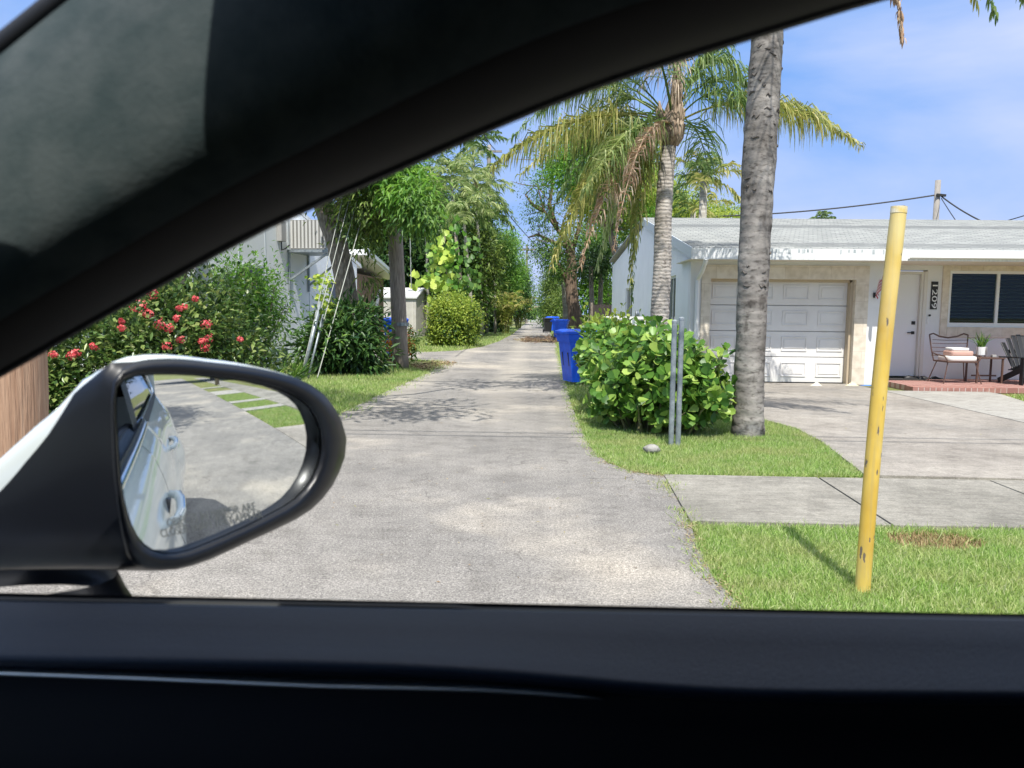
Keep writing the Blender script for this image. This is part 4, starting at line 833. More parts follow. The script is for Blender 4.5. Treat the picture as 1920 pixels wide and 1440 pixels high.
# ------------------------------------------------------------------ bins
def make_bin(name, x, y, s, rot, label, mat, group, z0=0.0):
    r = empty(name, (x, y, z0), label, 'wheelie bin', group); r.rotation_euler = (0, 0, rot); r.scale = (s, s, s)
    def bb(mb, nm, mt, bev=.012, par=None):
        o = mb.build(nm, mt, None, bevel=bev); o.parent = par or r; return o
    b = MB(); R = []
    for z_, wx, wy in ((.06, .22, .24), (.5, .255, .29), (.93, .285, .335)): R.append([(-wx, -wy, z_), (wx, -wy, z_), (wx, wy, z_), (-wx, wy, z_)])
    b.grid(R, close=True); b.add(R[0], [(0, 1, 2, 3)]); b.add(R[-1], [(0, 1, 2, 3)])
    body = bb(b, 'body', mat)
    b = MB(); R = [[(-wx, -wy, z_), (wx, -wy, z_), (wx, wy, z_), (-wx, wy, z_)] for z_, wx, wy in ((.82, .285, .35), (.97, .305, .37))]
    b.grid(R, close=True); b.add(R[0], [(0, 1, 2, 3)]); b.add(R[1], [(0, 1, 2, 3)]); bb(b, 'rim', mat, .01)
    b = MB(); R = [[(-wx, -wy - .02, z_), (wx, -wy - .02, z_), (wx, wy + .03, z_), (-wx, wy + .03, z_)] for z_, wx, wy in ((.975, .315, .38), (1.02, .315, .38), (1.06, .24, .28))]
    b.grid(R, close=True); b.add(R[0], [(0, 1, 2, 3)]); b.add(R[2], [(0, 1, 2, 3)]); bb(b, 'lid', mat, .01)
    b = MB(); b.tube([(-.26, .44, .96), (.26, .44, .96)], .018, 8); b.bar((-.22, .36, .93), (-.22, .45, .97), .03, .03); b.bar((.22, .36, .93), (.22, .45, .97), .03, .03); bb(b, 'handle', mat, 0)
    for sx_ in (-1, 1):
        b = MB(); b.tube([(sx_ * .235, .27, .125), (sx_ * .29, .27, .125)], .125, 18); bb(b, 'wheel', M['binblack'], .008)
    b = MB(); b.bar((-.12, -.275, .52), (.12, -.275, .52), .02, .02); b.bar((-.13, -.262, .36), (-.13, -.30, .62), .03, .03); b.bar((.13, -.262, .36), (.13, -.30, .62), .03, .03); bb(b, 'grab_bar', M['binblack'], .003)
    return r
g = G(1083, 721); make_bin('wheelie_bin', g[0] + .03, 14.85, 1.0, math.radians(-68), 'tall blue wheelie bin beside the broad leaved bush, nearest on the right', M['bin'], 'blue wheelie bins')
make_bin('wheelie_bin', D(1051, 600, 36)[0], 36, 1.0, math.radians(80), 'second blue wheelie bin down the right side of the alley', M['bin'], 'blue wheelie bins')
make_bin('wheelie_bin', D(1036, 600, 56)[0], 56, 1.0, math.radians(60), 'farthest blue wheelie bin on the right side of the alley', M['bin'], 'blue wheelie bins')
make_bin('wheelie_bin', D(1027, 600, 52)[0], 52, .95, math.radians(10), 'dark wheelie bin standing left of the farthest blue one', M['binblack'], 'blue wheelie bins')
make_bin('wheelie_bin', D(742, 600, 21.5)[0], 21.5, 1.12, math.radians(8), 'blue wheelie bin behind the dark utility pole near the shed', M['bin'], 'blue wheelie bins')
make_bin('wheelie_bin', D(944, 600, 62)[0], 60, 1.0, math.radians(80), 'blue wheelie bin half hidden in the far left bushes', M['bin'], 'blue wheelie bins')

# ------------------------------------------------------------------ left house
XL = -6.0
lh = empty('house', (XL, 13.5, 0), 'pale blue white gabled house left of the alley behind the bushes', 'house')
def lg(y): return 3.86 - .25 * abs(y - 19.3)
b = MB(); y0, y1 = 13.4, 23.7
b.add([(XL, y0, 0), (XL, y1, 0), (XL, y1, lg(y1)), (XL, 19.3, 3.86), (XL, y0, lg(y0)), (XL - 9, y0, 0), (XL - 9, y1, 0), (XL - 9, y1, lg(y1)), (XL - 9, 19.3, 3.86), (XL - 9, y0, lg(y0))],
      [(0, 1, 2, 3, 4), (9, 8, 7, 6, 5), (0, 4, 9, 5), (1, 6, 7, 2)]); b.build('wall', M['bluewhite'], lh)
b = MB()
for (ya, yb) in ((y0 - .5, 19.3), (19.3, y1 + .4)):
    za, zb = lg(ya) + .02, lg(yb) + .02
    P8 = [(XL + .02, ya, za), (XL - 9.3, ya, za), (XL - 9.3, yb, zb), (XL + .02, yb, zb)]
    b.add(P8 + [(p[0], p[1], p[2] + .1) for p in P8], [(0, 1, 2, 3), (7, 6, 5, 4), (0, 4, 5, 1), (1, 5, 6, 2), (2, 6, 7, 3), (3, 7, 4, 0)])
b.build('roof', P('white_roof', (.62, .64, .66), (.72, .73, .74), 3, .6), lh)
def side_win(y0, y1, z0, z1, par, nm='window'):
    f = MB(); x0, x1 = XL + .002, XL + .05
    f.box(x0, x1, y0, y1, z0, z0 + .06); f.box(x0, x1, y0, y1, z1 - .06, z1); f.box(x0, x1, y0, y0 + .06, z0 + .06, z1 - .06); f.box(x0, x1, y1 - .06, y1, z0 + .06, z1 - .06)
    fo = f.build(nm, P('win_frame', (.45, .48, .5), rough=.5), par); f = MB(); f.box(x0, x0 + .015, y0 + .06, y1 - .06, z0 + .06, z1 - .06); f.build('pane', M['dark'], fo)
side_win(16.6, 17.5, 1.75, 2.35, lh); side_win(21.3, 22.2, 1.35, 2.2, lh)
b = MB()
for y_ in np.arange(14, 23.4, 1.22): b.box(XL + .002, XL + .012, y_, y_ + .02, .1, min(lg(y_), lg(y_ + .02)) - .05)
b.build('panel_joints', P('joint_line', (.55, .60, .63), rough=.8), lh)
# ac units on bracket
sh = empty('air_conditioner', (XL, 18.2, 2.6), 'ribbed grey air conditioner on a bracket shelf on the left house wall', 'air conditioner')
ya = -XL * 1440 / (1000 - 546) ; z0 = D(570, 470, ya + .2)[2]; z1 = D(570, 415, ya + .2)[2]
b = MB(); b.box(XL + .05, XL + .95, ya - .1, ya + 1.0, z0, z1); aco = b.build('case', M['acwhite'], sh, bevel=.01)
b = MB(); k = 0; x_ = XL + .06
while x_ < XL + .92: b.box(x_, x_ + .05, ya - .125, ya - .101, z0 + .03, z1 - .02); x_ += .095
b.build('ribs', P('rib_light', (.55, .54, .51), rough=.5), sh)
b = MB(); b.box(XL + .055, XL + .945, ya - .112, ya - .1005, z0 + .01, z1 - .005); b.build('grille', P('grille_grey', (.20, .195, .18), rough=.6), sh)
b = MB(); k = 0; y_ = ya - .05
while y_ < ya + .95: b.box(XL + .951, XL + .965, y_, y_ + .05, z0 + .04, z1 - .03); y_ += .1
b.build('ribs', P('rib_side', (.50, .49, .46), rough=.5), sh)
b = MB(); b.box(XL + .002, XL + 1.15, ya - .2, ya + 1.1, z0 - .07, z0 - .01)
b.bar((XL + 1.0, ya - .15, z0 - .1), (XL + .02, ya - .15, z0 - .75), .05, .05); b.bar((XL + 1.0, ya + 1.0, z0 - .1), (XL + .02, ya + 1.0, z0 - .85), .05, .05); b.box(XL + .01, XL + .05, ya + .97, ya + 1.03, z0 - 1.0, z0 - .08); b.box(XL + .01, XL + .05, ya - .18, ya - .12, z0 - 1.0, z0 - .08)
b.build('bracket', M['galv'], sh)
b = MB(); b.box(XL + .002, XL + .12, ya - .75, ya - .5, z0 + .15, z1 - .1); bxo = b.build('electrical_box', M['acgrey'], lh, bevel=.008)
b = MB(); b.tube([(XL + .05, ya - .62, z0 + .15), (XL + .05, ya - .6, z0 - .05), (XL + .05, ya - .4, z0 - .0), (XL + .06, ya - .2, z0 + .1)], .015, 6); b.build('cable', M['wire'], lh)
# rear wing: brown wall, sloping white roof
b = MB(); b.box(XL - 5, XL - .02, 25.9, 30.7, 0, 2.62); b.build('brown_wall', M['brownwall'], lh)
b = MB(); A0 = D(655, 478, 25.6); A1 = D(690, 478, 26.0); A2 = D(737, 518, 31.0)
xe = A1[0]
P8 = [(xe, 25.8, 3.22), (xe, 31.2, 2.62), (XL - 6, 31.2, 2.62), (XL - 6, 25.8, 3.22)]
b.add(P8 + [(p[0], p[1], p[2] + .18) for p in P8], [(0, 1, 2, 3), (7, 6, 5, 4), (0, 4, 5, 1), (1, 5, 6, 2), (2, 6, 7, 3), (3, 7, 4, 0)]); b.build('wing_roof', M['whitetrim'], lh)
b = MB(); P8 = [(xe + .07, 25.7, 3.30), (xe + .07, 31.25, 2.69), (xe + .003, 31.25, 2.69), (xe + .003, 25.7, 3.30)]
b.add(P8 + [(p[0], p[1], p[2] + .13) for p in P8], [(0, 1, 2, 3), (7, 6, 5, 4), (0, 4, 5, 1), (1, 5, 6, 2), (2, 6, 7, 3), (3, 7, 4, 0)]); b.build('wing_fascia', P('fascia_grey', (.66, .69, .70), rough=.5), lh)
b = MB(); b.box(XL - 3, XL - .03, 25.45, 25.88, 0, 3.1); b.build('wing_wall', M['white'], lh)
b = MB(); b.bar(D(715, 524, 30.9), D(700, 612, 27.0), .09, .06); b.build('slanted_trim', M['whitetrim'], lh)
# porch corner at far left + concrete column in the hedge
b = MB(); cc = D(375, 520, 9.8); b.box(cc[0] - .07, cc[0] + .07, 9.75, 9.9, 0, D(375, 488, 9.8)[2]); tag(b.build('concrete_post', P('pale_concrete', (.42, .42, .38), (.56, .56, .52), 9, .9)), 'pale square concrete post standing in the flowering hedge', 'post')
ph = MB(); e0 = D(355, 483, 13.0); e1 = D(410, 462, 13.0)
ph.box(-8.6, XL + .35, 12.4, 13.38, e0[2] - .04, e0[2] + .12); ph.build('porch_beam', M['cream'], lh)
ph = MB(); ph.box(XL + .1, XL + .3, 12.5, 12.7, 0, e0[2] - .045); ph.build('porch_column', M['cream'], lh)
# main block and what hangs on it, turned so the alley wall catches more sun
turn = Matrix.Translation((XL, 19.3, 0)) @ Matrix.Rotation(math.radians(-7), 4, 'Z') @ Matrix.Translation((-XL, -19.3, 0))
for par_ in (lh, sh):
    for o in [c for c in bpy.data.objects if c.parent == par_ or (c.parent and c.parent.parent == par_)]:
        if par_ == lh and o.name.split('.')[0] in ('brown_wall', 'wing_roof', 'wing_fascia', 'wing_wall', 'slanted_trim'): continue
        o.data.transform(turn)
# shed
Ys = 38; s0 = D(700, 560, Ys); s1 = D(780, 559, Ys); s2 = D(802, 560, Ys + 1.0); zr_ = D(785, 542, Ys + .6)[2]; ze = s1[2]
sh_ = empty('garden_shed', (s1[0], Ys, 0), 'small beige garden shed with a gable roof beyond the left house', 'shed')
x0, x1, ys0, ys1 = s1[0] - 2.6, s1[0], Ys, Ys + 2.3; ym = (ys0 + ys1) / 2 - .3
b = MB(); b.add([(x0, ys0, 0), (x1, ys0, 0), (x1 + .5, ys1, 0), (x0, ys1, 0), (x0, ys0, ze), (x1, ys0, ze), (x1 + .5, ys1, ze), (x0, ys1, ze), (x1 + .22, ym, zr_ - .03), (x0, ym, zr_ - .03)],
      [(0, 1, 5, 4), (1, 2, 6, 8, 5), (2, 3, 7, 6), (3, 0, 4, 9, 7)]); b.build('wall', M['shed'], sh_)
b = MB(); b.add([(x0 - .1, ys0 - .1, ze - .02), (x1 + .06, ys0 - .1, ze - .02), (x1 + .30, ym, zr_), (x0 - .1, ym, zr_), (x1 + .62, ys1 + .1, ze - .02), (x0 - .1, ys1 + .1, ze - .02)] +
      [(x0 - .1, ys0 - .1, ze + .05), (x1 + .06, ys0 - .1, ze + .05), (x1 + .30, ym, zr_ + .07), (x0 - .1, ym, zr_ + .07), (x1 + .62, ys1 + .1, ze + .05), (x0 - .1, ys1 + .1, ze + .05)],
      [(0, 3, 2, 1), (3, 5, 4, 2), (6, 7, 8, 9), (9, 8, 10, 11), (0, 1, 7, 6), (1, 2, 8, 7), (2, 4, 10, 8), (4, 5, 11, 10), (0, 6, 9, 3), (3, 9, 11, 5)]); b.build('roof', P('shed_roof', (.55, .55, .53), (.66, .66, .64), 5, .6), sh_)
b = MB()
for k in range(6): b.box(x0 + .3 + k * .42, x0 + .33 + k * .42, ys0 - .012, ys0 - .001, .05, ze - .05)
b.build('corner_trim', P('shed_trim', (.60, .57, .52), rough=.6), sh_)
# small white building at the end of the alley
fb_ = empty('far_building', (0, 112, 0), 'small white flat building closing the far end of the alley', 'building')
b = MB(); b.box(-3.5, 3.5, 112, 118, 0, 2.05); b.build('wall', M['white'], fb_); b = MB(); b.box(-4.2, 4.2, 111.2, 118.5, 2.06, 2.3); b.build('roof', P('tan_roof', (.5, .42, .36), rough=.7), fb_)
b = MB(); b.box(-1.3, .3, 111.9, 111.99, .3, 1.6); b.build('window', M['dark'], fb_)

# ------------------------------------------------------------------ vegetation
def E(px, py, Y, rx, ry, rd=None):
    c = D(px, py, Y); return (c, (rx * Y / FPX, rd if rd else rx * Y / FPX, ry * Y / FPX))
def trunk_mb(pts, rad, n=12, jit=.05, sub=4):
    q = MB(); P_ = []; R_ = []
    for i in range(len(pts) - 1):
        for k in range(sub): t = k / sub; P_.append(np.array(pts[i]) * (1 - t) + np.array(pts[i + 1]) * t); R_.append(rad[i] * (1 - t) + rad[i + 1] * t)
    P_.append(np.array(pts[-1])); R_.append(rad[-1])
    for i in range(1, len(P_) - 1): P_[i] = (P_[i - 1] + P_[i] * 2 + P_[i + 1]) / 4
    q.tube(P_, R_, n, jit=jit); return q
def branches(q, a, ends, r0):
    for e in ends:
        a_ = np.array(a, float); e_ = np.array(e, float); mid = (a_ + e_) / 2 + rng.normal(size=3) * .12 * np.linalg.norm(e_ - a_)
        q.tube([a_, (a_ + mid) / 2, mid, (mid + e_) / 2 + rng.normal(size=3) * .05, e_], [r0, r0 * .85, r0 * .7, r0 * .5, r0 * .25], 7)
def tree(name, label, cat, trunk, rad, ell, mat, bark='bark', group=None, part='crown', **kw):
    r = empty(name, trunk[0], label, cat, group)
    q = trunk_mb(trunk, rad)
    branches(q, trunk[-1], [c for c, _ in ell], rad[-1] * .7)
    q.build('trunk', M[bark], r, smooth=True)
    if isinstance(mat, (list, tuple)):
        for i, mm_ in enumerate(mat): foliage(part, ell[i::len(mat)], M[mm_], r, **kw)
    else: foliage(part, ell, M[mat], r, **kw)
    return r

# clusia bush (foreground)
def rosettes(ell, n, mat, name, par, ll, lw, per=8, low=-.6):
    P_ = []; Dr = []
    vols = np.array([r[0] * r[1] + r[0] * r[2] for _, r in ell]); vols = vols / vols.sum()
    for (c, r), v in zip(ell, vols):
        m = int(n * v); d = rdir(m); d[:, 2] = np.maximum(d[:, 2], low); rr = rng.uniform(.5, 1.06, m)[:, None]
        P_.append(np.array(c) + d * np.array(r) * rr); Dr.append(nrm(d * .7 + np.array([0, -.15, .55]) + rng.normal(size=(m, 3)) * .3))
    P_ = np.concatenate(P_); Dr = np.concatenate(Dr); k = P_[:, 2] > .08; P_ = P_[k]; Dr = Dr[k]; m = len(P_)
    u = nrm(np.cross(Dr, rdir(m))); v = np.cross(Dr, u); out = []
    for j in range(per):
        a = j * math.pi / 2 + (j // 2) * .35 + rng.normal(size=m) * .25; lev = (j // 4)
        side = u * np.cos(a)[:, None] + v * np.sin(a)[:, None]; up_ = .35 + .5 * (1 - lev) * 1.0
        A = nrm(side + Dr * (up_ + rng.normal(size=(m, 1)) * .2)); pos = P_ - Dr * (lev * .07) + side * .01
        Nn = nrm(Dr - side * up_ + rng.normal(size=(m, 3)) * .15)
        out.append(leaves_arr(pos, A, Nn, ll * rng.uniform(.5, 1.2, m) * (1 if lev else .8), lw * rng.uniform(.8, 1.15, m), 'round'))
    V, F = join(out); o = npmesh(name, V, F, M[mat], par)
    return P_, Dr
cl = empty('broad_leaved_bush', (1.6, 9.2, 0), 'large bush with glossy round leaves behind the two steel posts', 'bush')
ell = [((1.35, 9.25, .66), (.62, .75, .62)), ((1.98, 8.95, .55), (.36, .55, .48)), ((.98, 9.3, .42), (.36, .6, .40)), ((1.15, 10.8, .72), (.50, 1.1, .56)), ((1.62, 8.75, .38), (.5, .35, .38)), ((1.0, 12.3, .68), (.34, 1.0, .55)), ((1.7, 10.0, .72), (.55, .8, .50))]
Pc, Dc = rosettes(ell, 820, 'l_clusia', 'foliage', cl, .150, .098)
q = MB()
for i in rng.choice(len(Pc), 150, replace=False):
    p = Pc[i]; base_ = np.array([p[0] * .6 + 1.4 * .4, p[1] * .7 + 9.2 * .3, 0.0]); q.tube([base_, (base_ + p) / 2 + rng.normal(size=3) * .05, p - Dc[i] * .03], [.014, .010, .006], 5)
q.build('stems', P('green_stem', (.16, .15, .07), rough=.7), cl)
# far continuation hedges on right side
fh = empty('hedge', (1.5, 16.5, 0), 'low yellow green hedge behind the nearest blue bin', 'hedge')
foliage('foliage', [((1.55, 17.0, .62), (.45, 1.6, .50)), ((1.9, 15.6, .7), (.5, .8, .52)), ((1.7, 19.5, .6), (.4, 1.5, .45))], M['l_yel'], fh, density=14, cl_r=.3, per=16, ll=.13, lw=.07, droop=-.2, tmpl='round')

# ixora hedge
ix = empty('flowering_hedge', (-4.3, 8.5, 0), 'dense hedge with clusters of red flowers behind the car mirror', 'hedge')
ixe = [((-4.9, 8.3, .72), (.75, .7, .74)), ((-4.15, 8.4, .85), (.7, .7, .86)), ((-3.75, 8.8, .92), (.62, .6, .86)), ((-5.7, 8.0, .6), (.7, .7, .62)), ((-3.35, 9.1, .55), (.4, .45, .5)), ((-4.5, 9.4, 1.1), (.9, .7, .8)), ((-5.3, 8.2, .45), (.5, .5, .5)), ((-5.15, 8.9, .7), (.8, .5, .6)), ((-6.4, 8.2, .7), (.8, .7, .7))]
foliage('foliage', ixe, M['l_ixora'], ix, density=30, cl_r=.22, per=22, ll=.085, lw=.042, droop=0)
fl_px = [(285, 550, 20), (262, 576, 26), (278, 589, 13), (301, 608, 19), (317, 616, 14), (331, 597, 11), (386, 608, 16), (391, 635, 15), (384, 652, 13), (378, 640, 10), (314, 648, 14), (339, 637, 11), (336, 578, 9), (228, 615, 10), (176, 650, 12), (143, 660, 14), (134, 667, 13), (100, 664, 11), (228, 602, 8), (366, 560, 8), (450, 636, 7), (346, 575, 8)]
for (fx, fy, fr) in fl_px:
    # nearest front surface of the hedge: put the cluster just in front of it
    best = None
    d_ = ray(fx, fy)
    for c, r in ixe:
        o_ = (CAM - np.array(c)) / np.array(r) / 1.06; dd = d_ / np.array(r) / 1.06
        A_ = dd @ dd; B_ = 2 * o_ @ dd; C_ = o_ @ o_ - 1; disc = B_ * B_ - 4 * A_ * C_
        if disc > 0:
            t_ = (-B_ - math.sqrt(disc)) / 2 / A_
            if best is None or t_ < best: best = t_
    if best is None: best = 8.3 / d_[1]
    c = CAM + d_ * best; rr = fr * c[1] / FPX * .8; n = 42
    dd = rdir(n); dd[:, 1] = -abs(dd[:, 1]); pos = c + dd * rr * [1, .7, .8] * rng.uniform(.5, 1, (n, 1))
    V, F = leaves_arr(pos, nrm(np.cross(dd, rdir(n))), dd + rdir(n) * .3, .032, .02, 'quad'); npmesh('flower_cluster', V, F, M['l_red'], ix)
# tall fine shrub
sb = empty('shrub', (-4.1, 11, 0), 'tall airy bright green shrub in front of the pale left house', 'shrub')
she = [E(440, 580, 11, 58, 62, .6), E(470, 605, 11, 50, 60, .5), E(430, 630, 11, 50, 56, .5), E(490, 560, 11, 32, 34, .35), E(445, 532, 11, 38, 24, .3)]
foliage('foliage', she, M['l_mid'], sb, density=22, cl_r=.34, per=22, ll=.085, lw=.03, droop=.3)
foliage('foliage', [E(462, 570, 10.8, 58, 56, .5), E(440, 545, 11, 50, 34, .4)], M['l_bright'], sb, density=34, cl_r=.4, per=20, ll=.085, lw=.03, droop=.2)
n_ = 26; q = MB()
for i in range(n_):
    a = rng.uniform(-.3, .3); q.tube([(-4.1 + a * .5, 11 + rng.normal() * .2, 0), (-4.1 + a, 11, .8), (-4.1 + a * 2.2, 11 + rng.normal() * .3, 1.3 + rng.uniform(0, .7))], [.014, .011, .005], 5)
q.build('stems', M['bark'], sb)
lb = empty('shrub', (-3.6, 9.9, 0), 'light green low shrub between the red flowers and the tall shrub', 'shrub')
foliage('foliage', [E(410, 640, 9.8, 34, 30, .3), E(425, 665, 9.8, 35, 24, .3), E(400, 690, 9.8, 50, 24, .3)], M['l_yel'], lb, density=26, cl_r=.16, per=16, ll=.08, lw=.045, tmpl='round')
# dark glossy bush left of pole
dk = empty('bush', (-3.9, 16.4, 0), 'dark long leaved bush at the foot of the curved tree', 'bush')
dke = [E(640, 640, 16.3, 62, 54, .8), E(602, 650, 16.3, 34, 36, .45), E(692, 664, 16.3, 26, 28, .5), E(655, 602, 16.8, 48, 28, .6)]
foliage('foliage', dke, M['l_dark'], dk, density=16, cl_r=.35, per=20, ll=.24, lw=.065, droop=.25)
foliage('foliage', dke[:2], M['l_mid'], dk, density=3, cl_r=.35, per=12, ll=.22, lw=.06, droop=.1)
# spiky plant
def spiky(px, py, Y, n, h, mat, label, name='spiky_plant'):
    g = D(px, py, Y); g[2] = 0; A = nrm(np.column_stack([rng.normal(size=(n, 2)) * .8, np.ones(n)])); V, F = leaves_arr(np.tile(g, (n, 1)) + rng.normal(size=(n, 3)) * [.04, .04, .0], A, rdir(n), rng.uniform(h * .6, h, n), .035, 'blade')
    return tag(npmesh(name, V, F, M[mat]), label, 'plant')
spiky(543, 700, 14.6, 90, .62, 'l_mid', 'spiky green plant left of the guy wire guards'); spiky(510, 700, 13.8, 60, .45, 'l_yel', 'lighter spiky plant below the tall airy shrub')
ac2 = MB(); c_ = D(515, 665, 15.0); ac2.box(c_[0] - .25, c_[0] + .12, 15, 15.4, 0, c_[2] + .12); 
for k in range(6): ac2.box(c_[0] - .26, c_[0] + .13, 14.985, 15.41, .12 + k * .09, .15 + k * .09)
tag(ac2.build('condenser', P('condenser_grey', (.16, .20, .22), rough=.5)), 'small grey slatted condenser on the ground by the left house wall', 'air conditioner')
# vine on guard
vn = []
pth = [D(px_, py_, 16.0) for px_, py_ in ((598, 640), (604, 600), (606, 565), (602, 530), (608, 515))]
n = 260; t = rng.uniform(0, len(pth) - 1.001, n); i0 = t.astype(int); fr_ = (t - i0)[:, None]; pa = np.array(pth)
pos = pa[i0] * (1 - fr_) + pa[i0 + 1] * fr_ + rng.normal(size=(n, 3)) * [.10, .08, .06]
V, F = leaves_arr(pos, rdir(n) * [1, 1, .5] + [0, 0, -.4], rdir(n) + [0, -1, .5], .10 * rng.uniform(.6, 1.3, n), .075, 'leaf'); tag(npmesh('vine', V, F, M['l_poth']), 'light green vine climbing the guy wire guards', 'vine')
# croton by the pole
cr = empty('shrub', (-3.3, 17.8, 0), 'small orange and green shrub behind the dark utility pole', 'shrub')
foliage('foliage', [E(745, 642, 19.3, 24, 30, .3)], M['l_orange'], cr, density=30, cl_r=.2, per=12, ll=.13, lw=.05); foliage('foliage', [E(765, 645, 19.6, 18, 28, .3)], M['l_mid'], cr, density=30, cl_r=.2, per=12, ll=.12, lw=.05)
# round clipped bush
rb_ = empty('bush', (-3.1, 30, 0), 'round clipped yellow green bush beside the garden shed', 'bush')
foliage('foliage', [E(852, 600, 30, 50, 48, 1.0), E(848, 632, 30, 44, 28, .9)], M['l_yel'], rb_, density=34, cl_r=.28, per=20, ll=.11, lw=.07)
foliage('foliage', [E(852, 612, 30, 48, 44, .95)], M['l_dark'], rb_, density=12, cl_r=.3, per=18, ll=.11, lw=.06)

# curved-trunk tree left
Y = 17.6
tp = [D(662, 690, Y), D(660, 640, Y), D(652, 570, Y), D(645, 510, Y), D(630, 450, Y), D(612, 405, Y), D(600, 360, Y), D(598, 300, Y), D(615, 220, Y)]
tp[0][2] = -.05
ct = empty('tree', tp[0], 'leafy tree with a thick curved leaning trunk in front of the left house', 'tree')
q = trunk_mb(tp, [.36, .29, .25, .24, .23, .22, .21, .18, .12], 14, .04)
ce = [E(770, 365, 16.3, 36, 34, .7), E(785, 395, 16.0, 26, 36, .6), E(700, 385, 16.9, 48, 44, .9), E(640, 345, 17.3, 56, 40, 1.0), E(690, 440, 17.0, 26, 26, .4), E(740, 330, 17, 40, 30, .9), E(665, 400, 17.2, 30, 26, .5), E(680, 240, 17, 100, 60, 2)]
branches(q, tp[5], [ce[0][0], ce[1][0], ce[2][0], ce[3][0], ce[4][0], ce[5][0]], .09)
q.build('trunk', M['bark'], ct, smooth=True)
foliage('crown', [ce[0], ce[5]], M['l_bright'], ct, density=15, cl_r=.4, per=24, ll=.22, lw=.055, droop=.9)
foliage('crown', [ce[1]], M['l_mid'], ct, density=18, cl_r=.4, per=24, ll=.2, lw=.06, droop=.8)
foliage('crown', [ce[2], ce[3], ce[4], ce[6], ce[7]], M['l_olive'], ct, density=12, cl_r=.42, per=22, ll=.18, lw=.05, droop=.6)
foliage('trunk_fern', [E(695, 535, 17.2, 14, 26, .2), E(680, 520, 17.2, 12, 20, .2)], M['l_olive'], ct, density=9, cl_r=.2, per=8, ll=.26, lw=.03, droop=1.0)
# dark tree backdrops, left side
L_ = [
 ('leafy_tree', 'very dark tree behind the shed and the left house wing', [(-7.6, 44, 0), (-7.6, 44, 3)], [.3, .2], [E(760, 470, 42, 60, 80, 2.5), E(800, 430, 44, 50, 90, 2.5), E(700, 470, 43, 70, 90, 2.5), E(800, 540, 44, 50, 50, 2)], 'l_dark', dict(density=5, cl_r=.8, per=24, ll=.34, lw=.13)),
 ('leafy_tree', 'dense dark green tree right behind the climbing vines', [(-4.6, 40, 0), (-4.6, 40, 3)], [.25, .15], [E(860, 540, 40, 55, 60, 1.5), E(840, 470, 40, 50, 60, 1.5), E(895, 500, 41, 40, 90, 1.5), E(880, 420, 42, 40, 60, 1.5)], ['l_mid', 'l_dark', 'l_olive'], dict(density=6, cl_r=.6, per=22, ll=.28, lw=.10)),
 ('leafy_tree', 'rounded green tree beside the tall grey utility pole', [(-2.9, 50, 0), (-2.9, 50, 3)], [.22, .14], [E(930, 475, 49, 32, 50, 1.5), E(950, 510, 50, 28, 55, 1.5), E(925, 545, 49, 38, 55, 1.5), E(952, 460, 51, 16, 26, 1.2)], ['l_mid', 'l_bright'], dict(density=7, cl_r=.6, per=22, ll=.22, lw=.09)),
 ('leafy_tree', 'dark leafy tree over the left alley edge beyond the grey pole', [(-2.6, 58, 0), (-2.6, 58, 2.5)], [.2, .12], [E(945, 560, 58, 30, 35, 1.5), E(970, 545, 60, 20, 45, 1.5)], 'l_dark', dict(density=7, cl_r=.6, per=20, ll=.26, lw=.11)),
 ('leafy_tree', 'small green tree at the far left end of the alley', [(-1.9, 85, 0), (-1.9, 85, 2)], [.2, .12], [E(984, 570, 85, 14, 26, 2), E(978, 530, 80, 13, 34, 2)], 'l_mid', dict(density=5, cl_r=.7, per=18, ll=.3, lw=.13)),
 ('leafy_tree', 'olive green tree arching over the far right of the alley', [(2.0, 66, 0), (2.0, 66, 3)], [.22, .12], [E(1035, 560, 66, 26, 34, 2), E(1045, 525, 64, 28, 30, 2), E(1025, 590, 70, 16, 14, 1.5), E(1052, 575, 60, 22, 26, 1.5)], ['l_mid', 'l_olive'], dict(density=6, cl_r=.7, per=20, ll=.26, lw=.10)),
 ('leafy_tree', 'mid green tree behind the white side of the right house', [(4.3, 46, 0), (4.3, 46, 2.5)], [.25, .15], [E(1115, 500, 44, 40, 60, 2), E(1100, 560, 43, 36, 32, 1.5), E(1130, 440, 46, 40, 40, 2), E(1150, 560, 48, 40, 30, 2)], ['l_mid', 'l_bright'], dict(density=6, cl_r=.6, per=20, ll=.24, lw=.09)),
 ('leafy_tree', 'lacy bright green tree high behind the drooping palm', [(3.9, 34, 0), (3.7, 34, 3.5), (3.2, 34, 5)], [.22, .18, .14], [E(1090, 310, 33, 70, 50, 2), E(1140, 270, 34, 60, 45, 2), E(1060, 280, 34, 50, 40, 1.6), E(1170, 350, 34, 60, 60, 2), E(1200, 290, 36, 50, 60, 2), E(1120, 370, 34, 60, 40, 2), E(1200, 420, 35, 40, 40, 2)], ['l_bright', 'l_yel'], dict(density=6.5, cl_r=.55, per=24, ll=.17, lw=.07)),
 ('leafy_tree', 'yellow green treetop showing above the right house ridge', [(10, 44, 0), (10, 44, 3)], [.25, .2], [E(1290, 412, 40, 60, 26, 2.5), E(1350, 414, 42, 45, 20, 2), E(1230, 410, 40, 50, 34, 2.5), E(1250, 370, 41, 40, 30, 2)], 'l_yel', dict(density=7, cl_r=.6, per=22, ll=.22, lw=.08)),
]
for nm, lb_, tr_, rd_, el_, mt_, kw in L_: tree(nm, lb_, 'tree', tr_, rd_, el_, mt_, **kw)
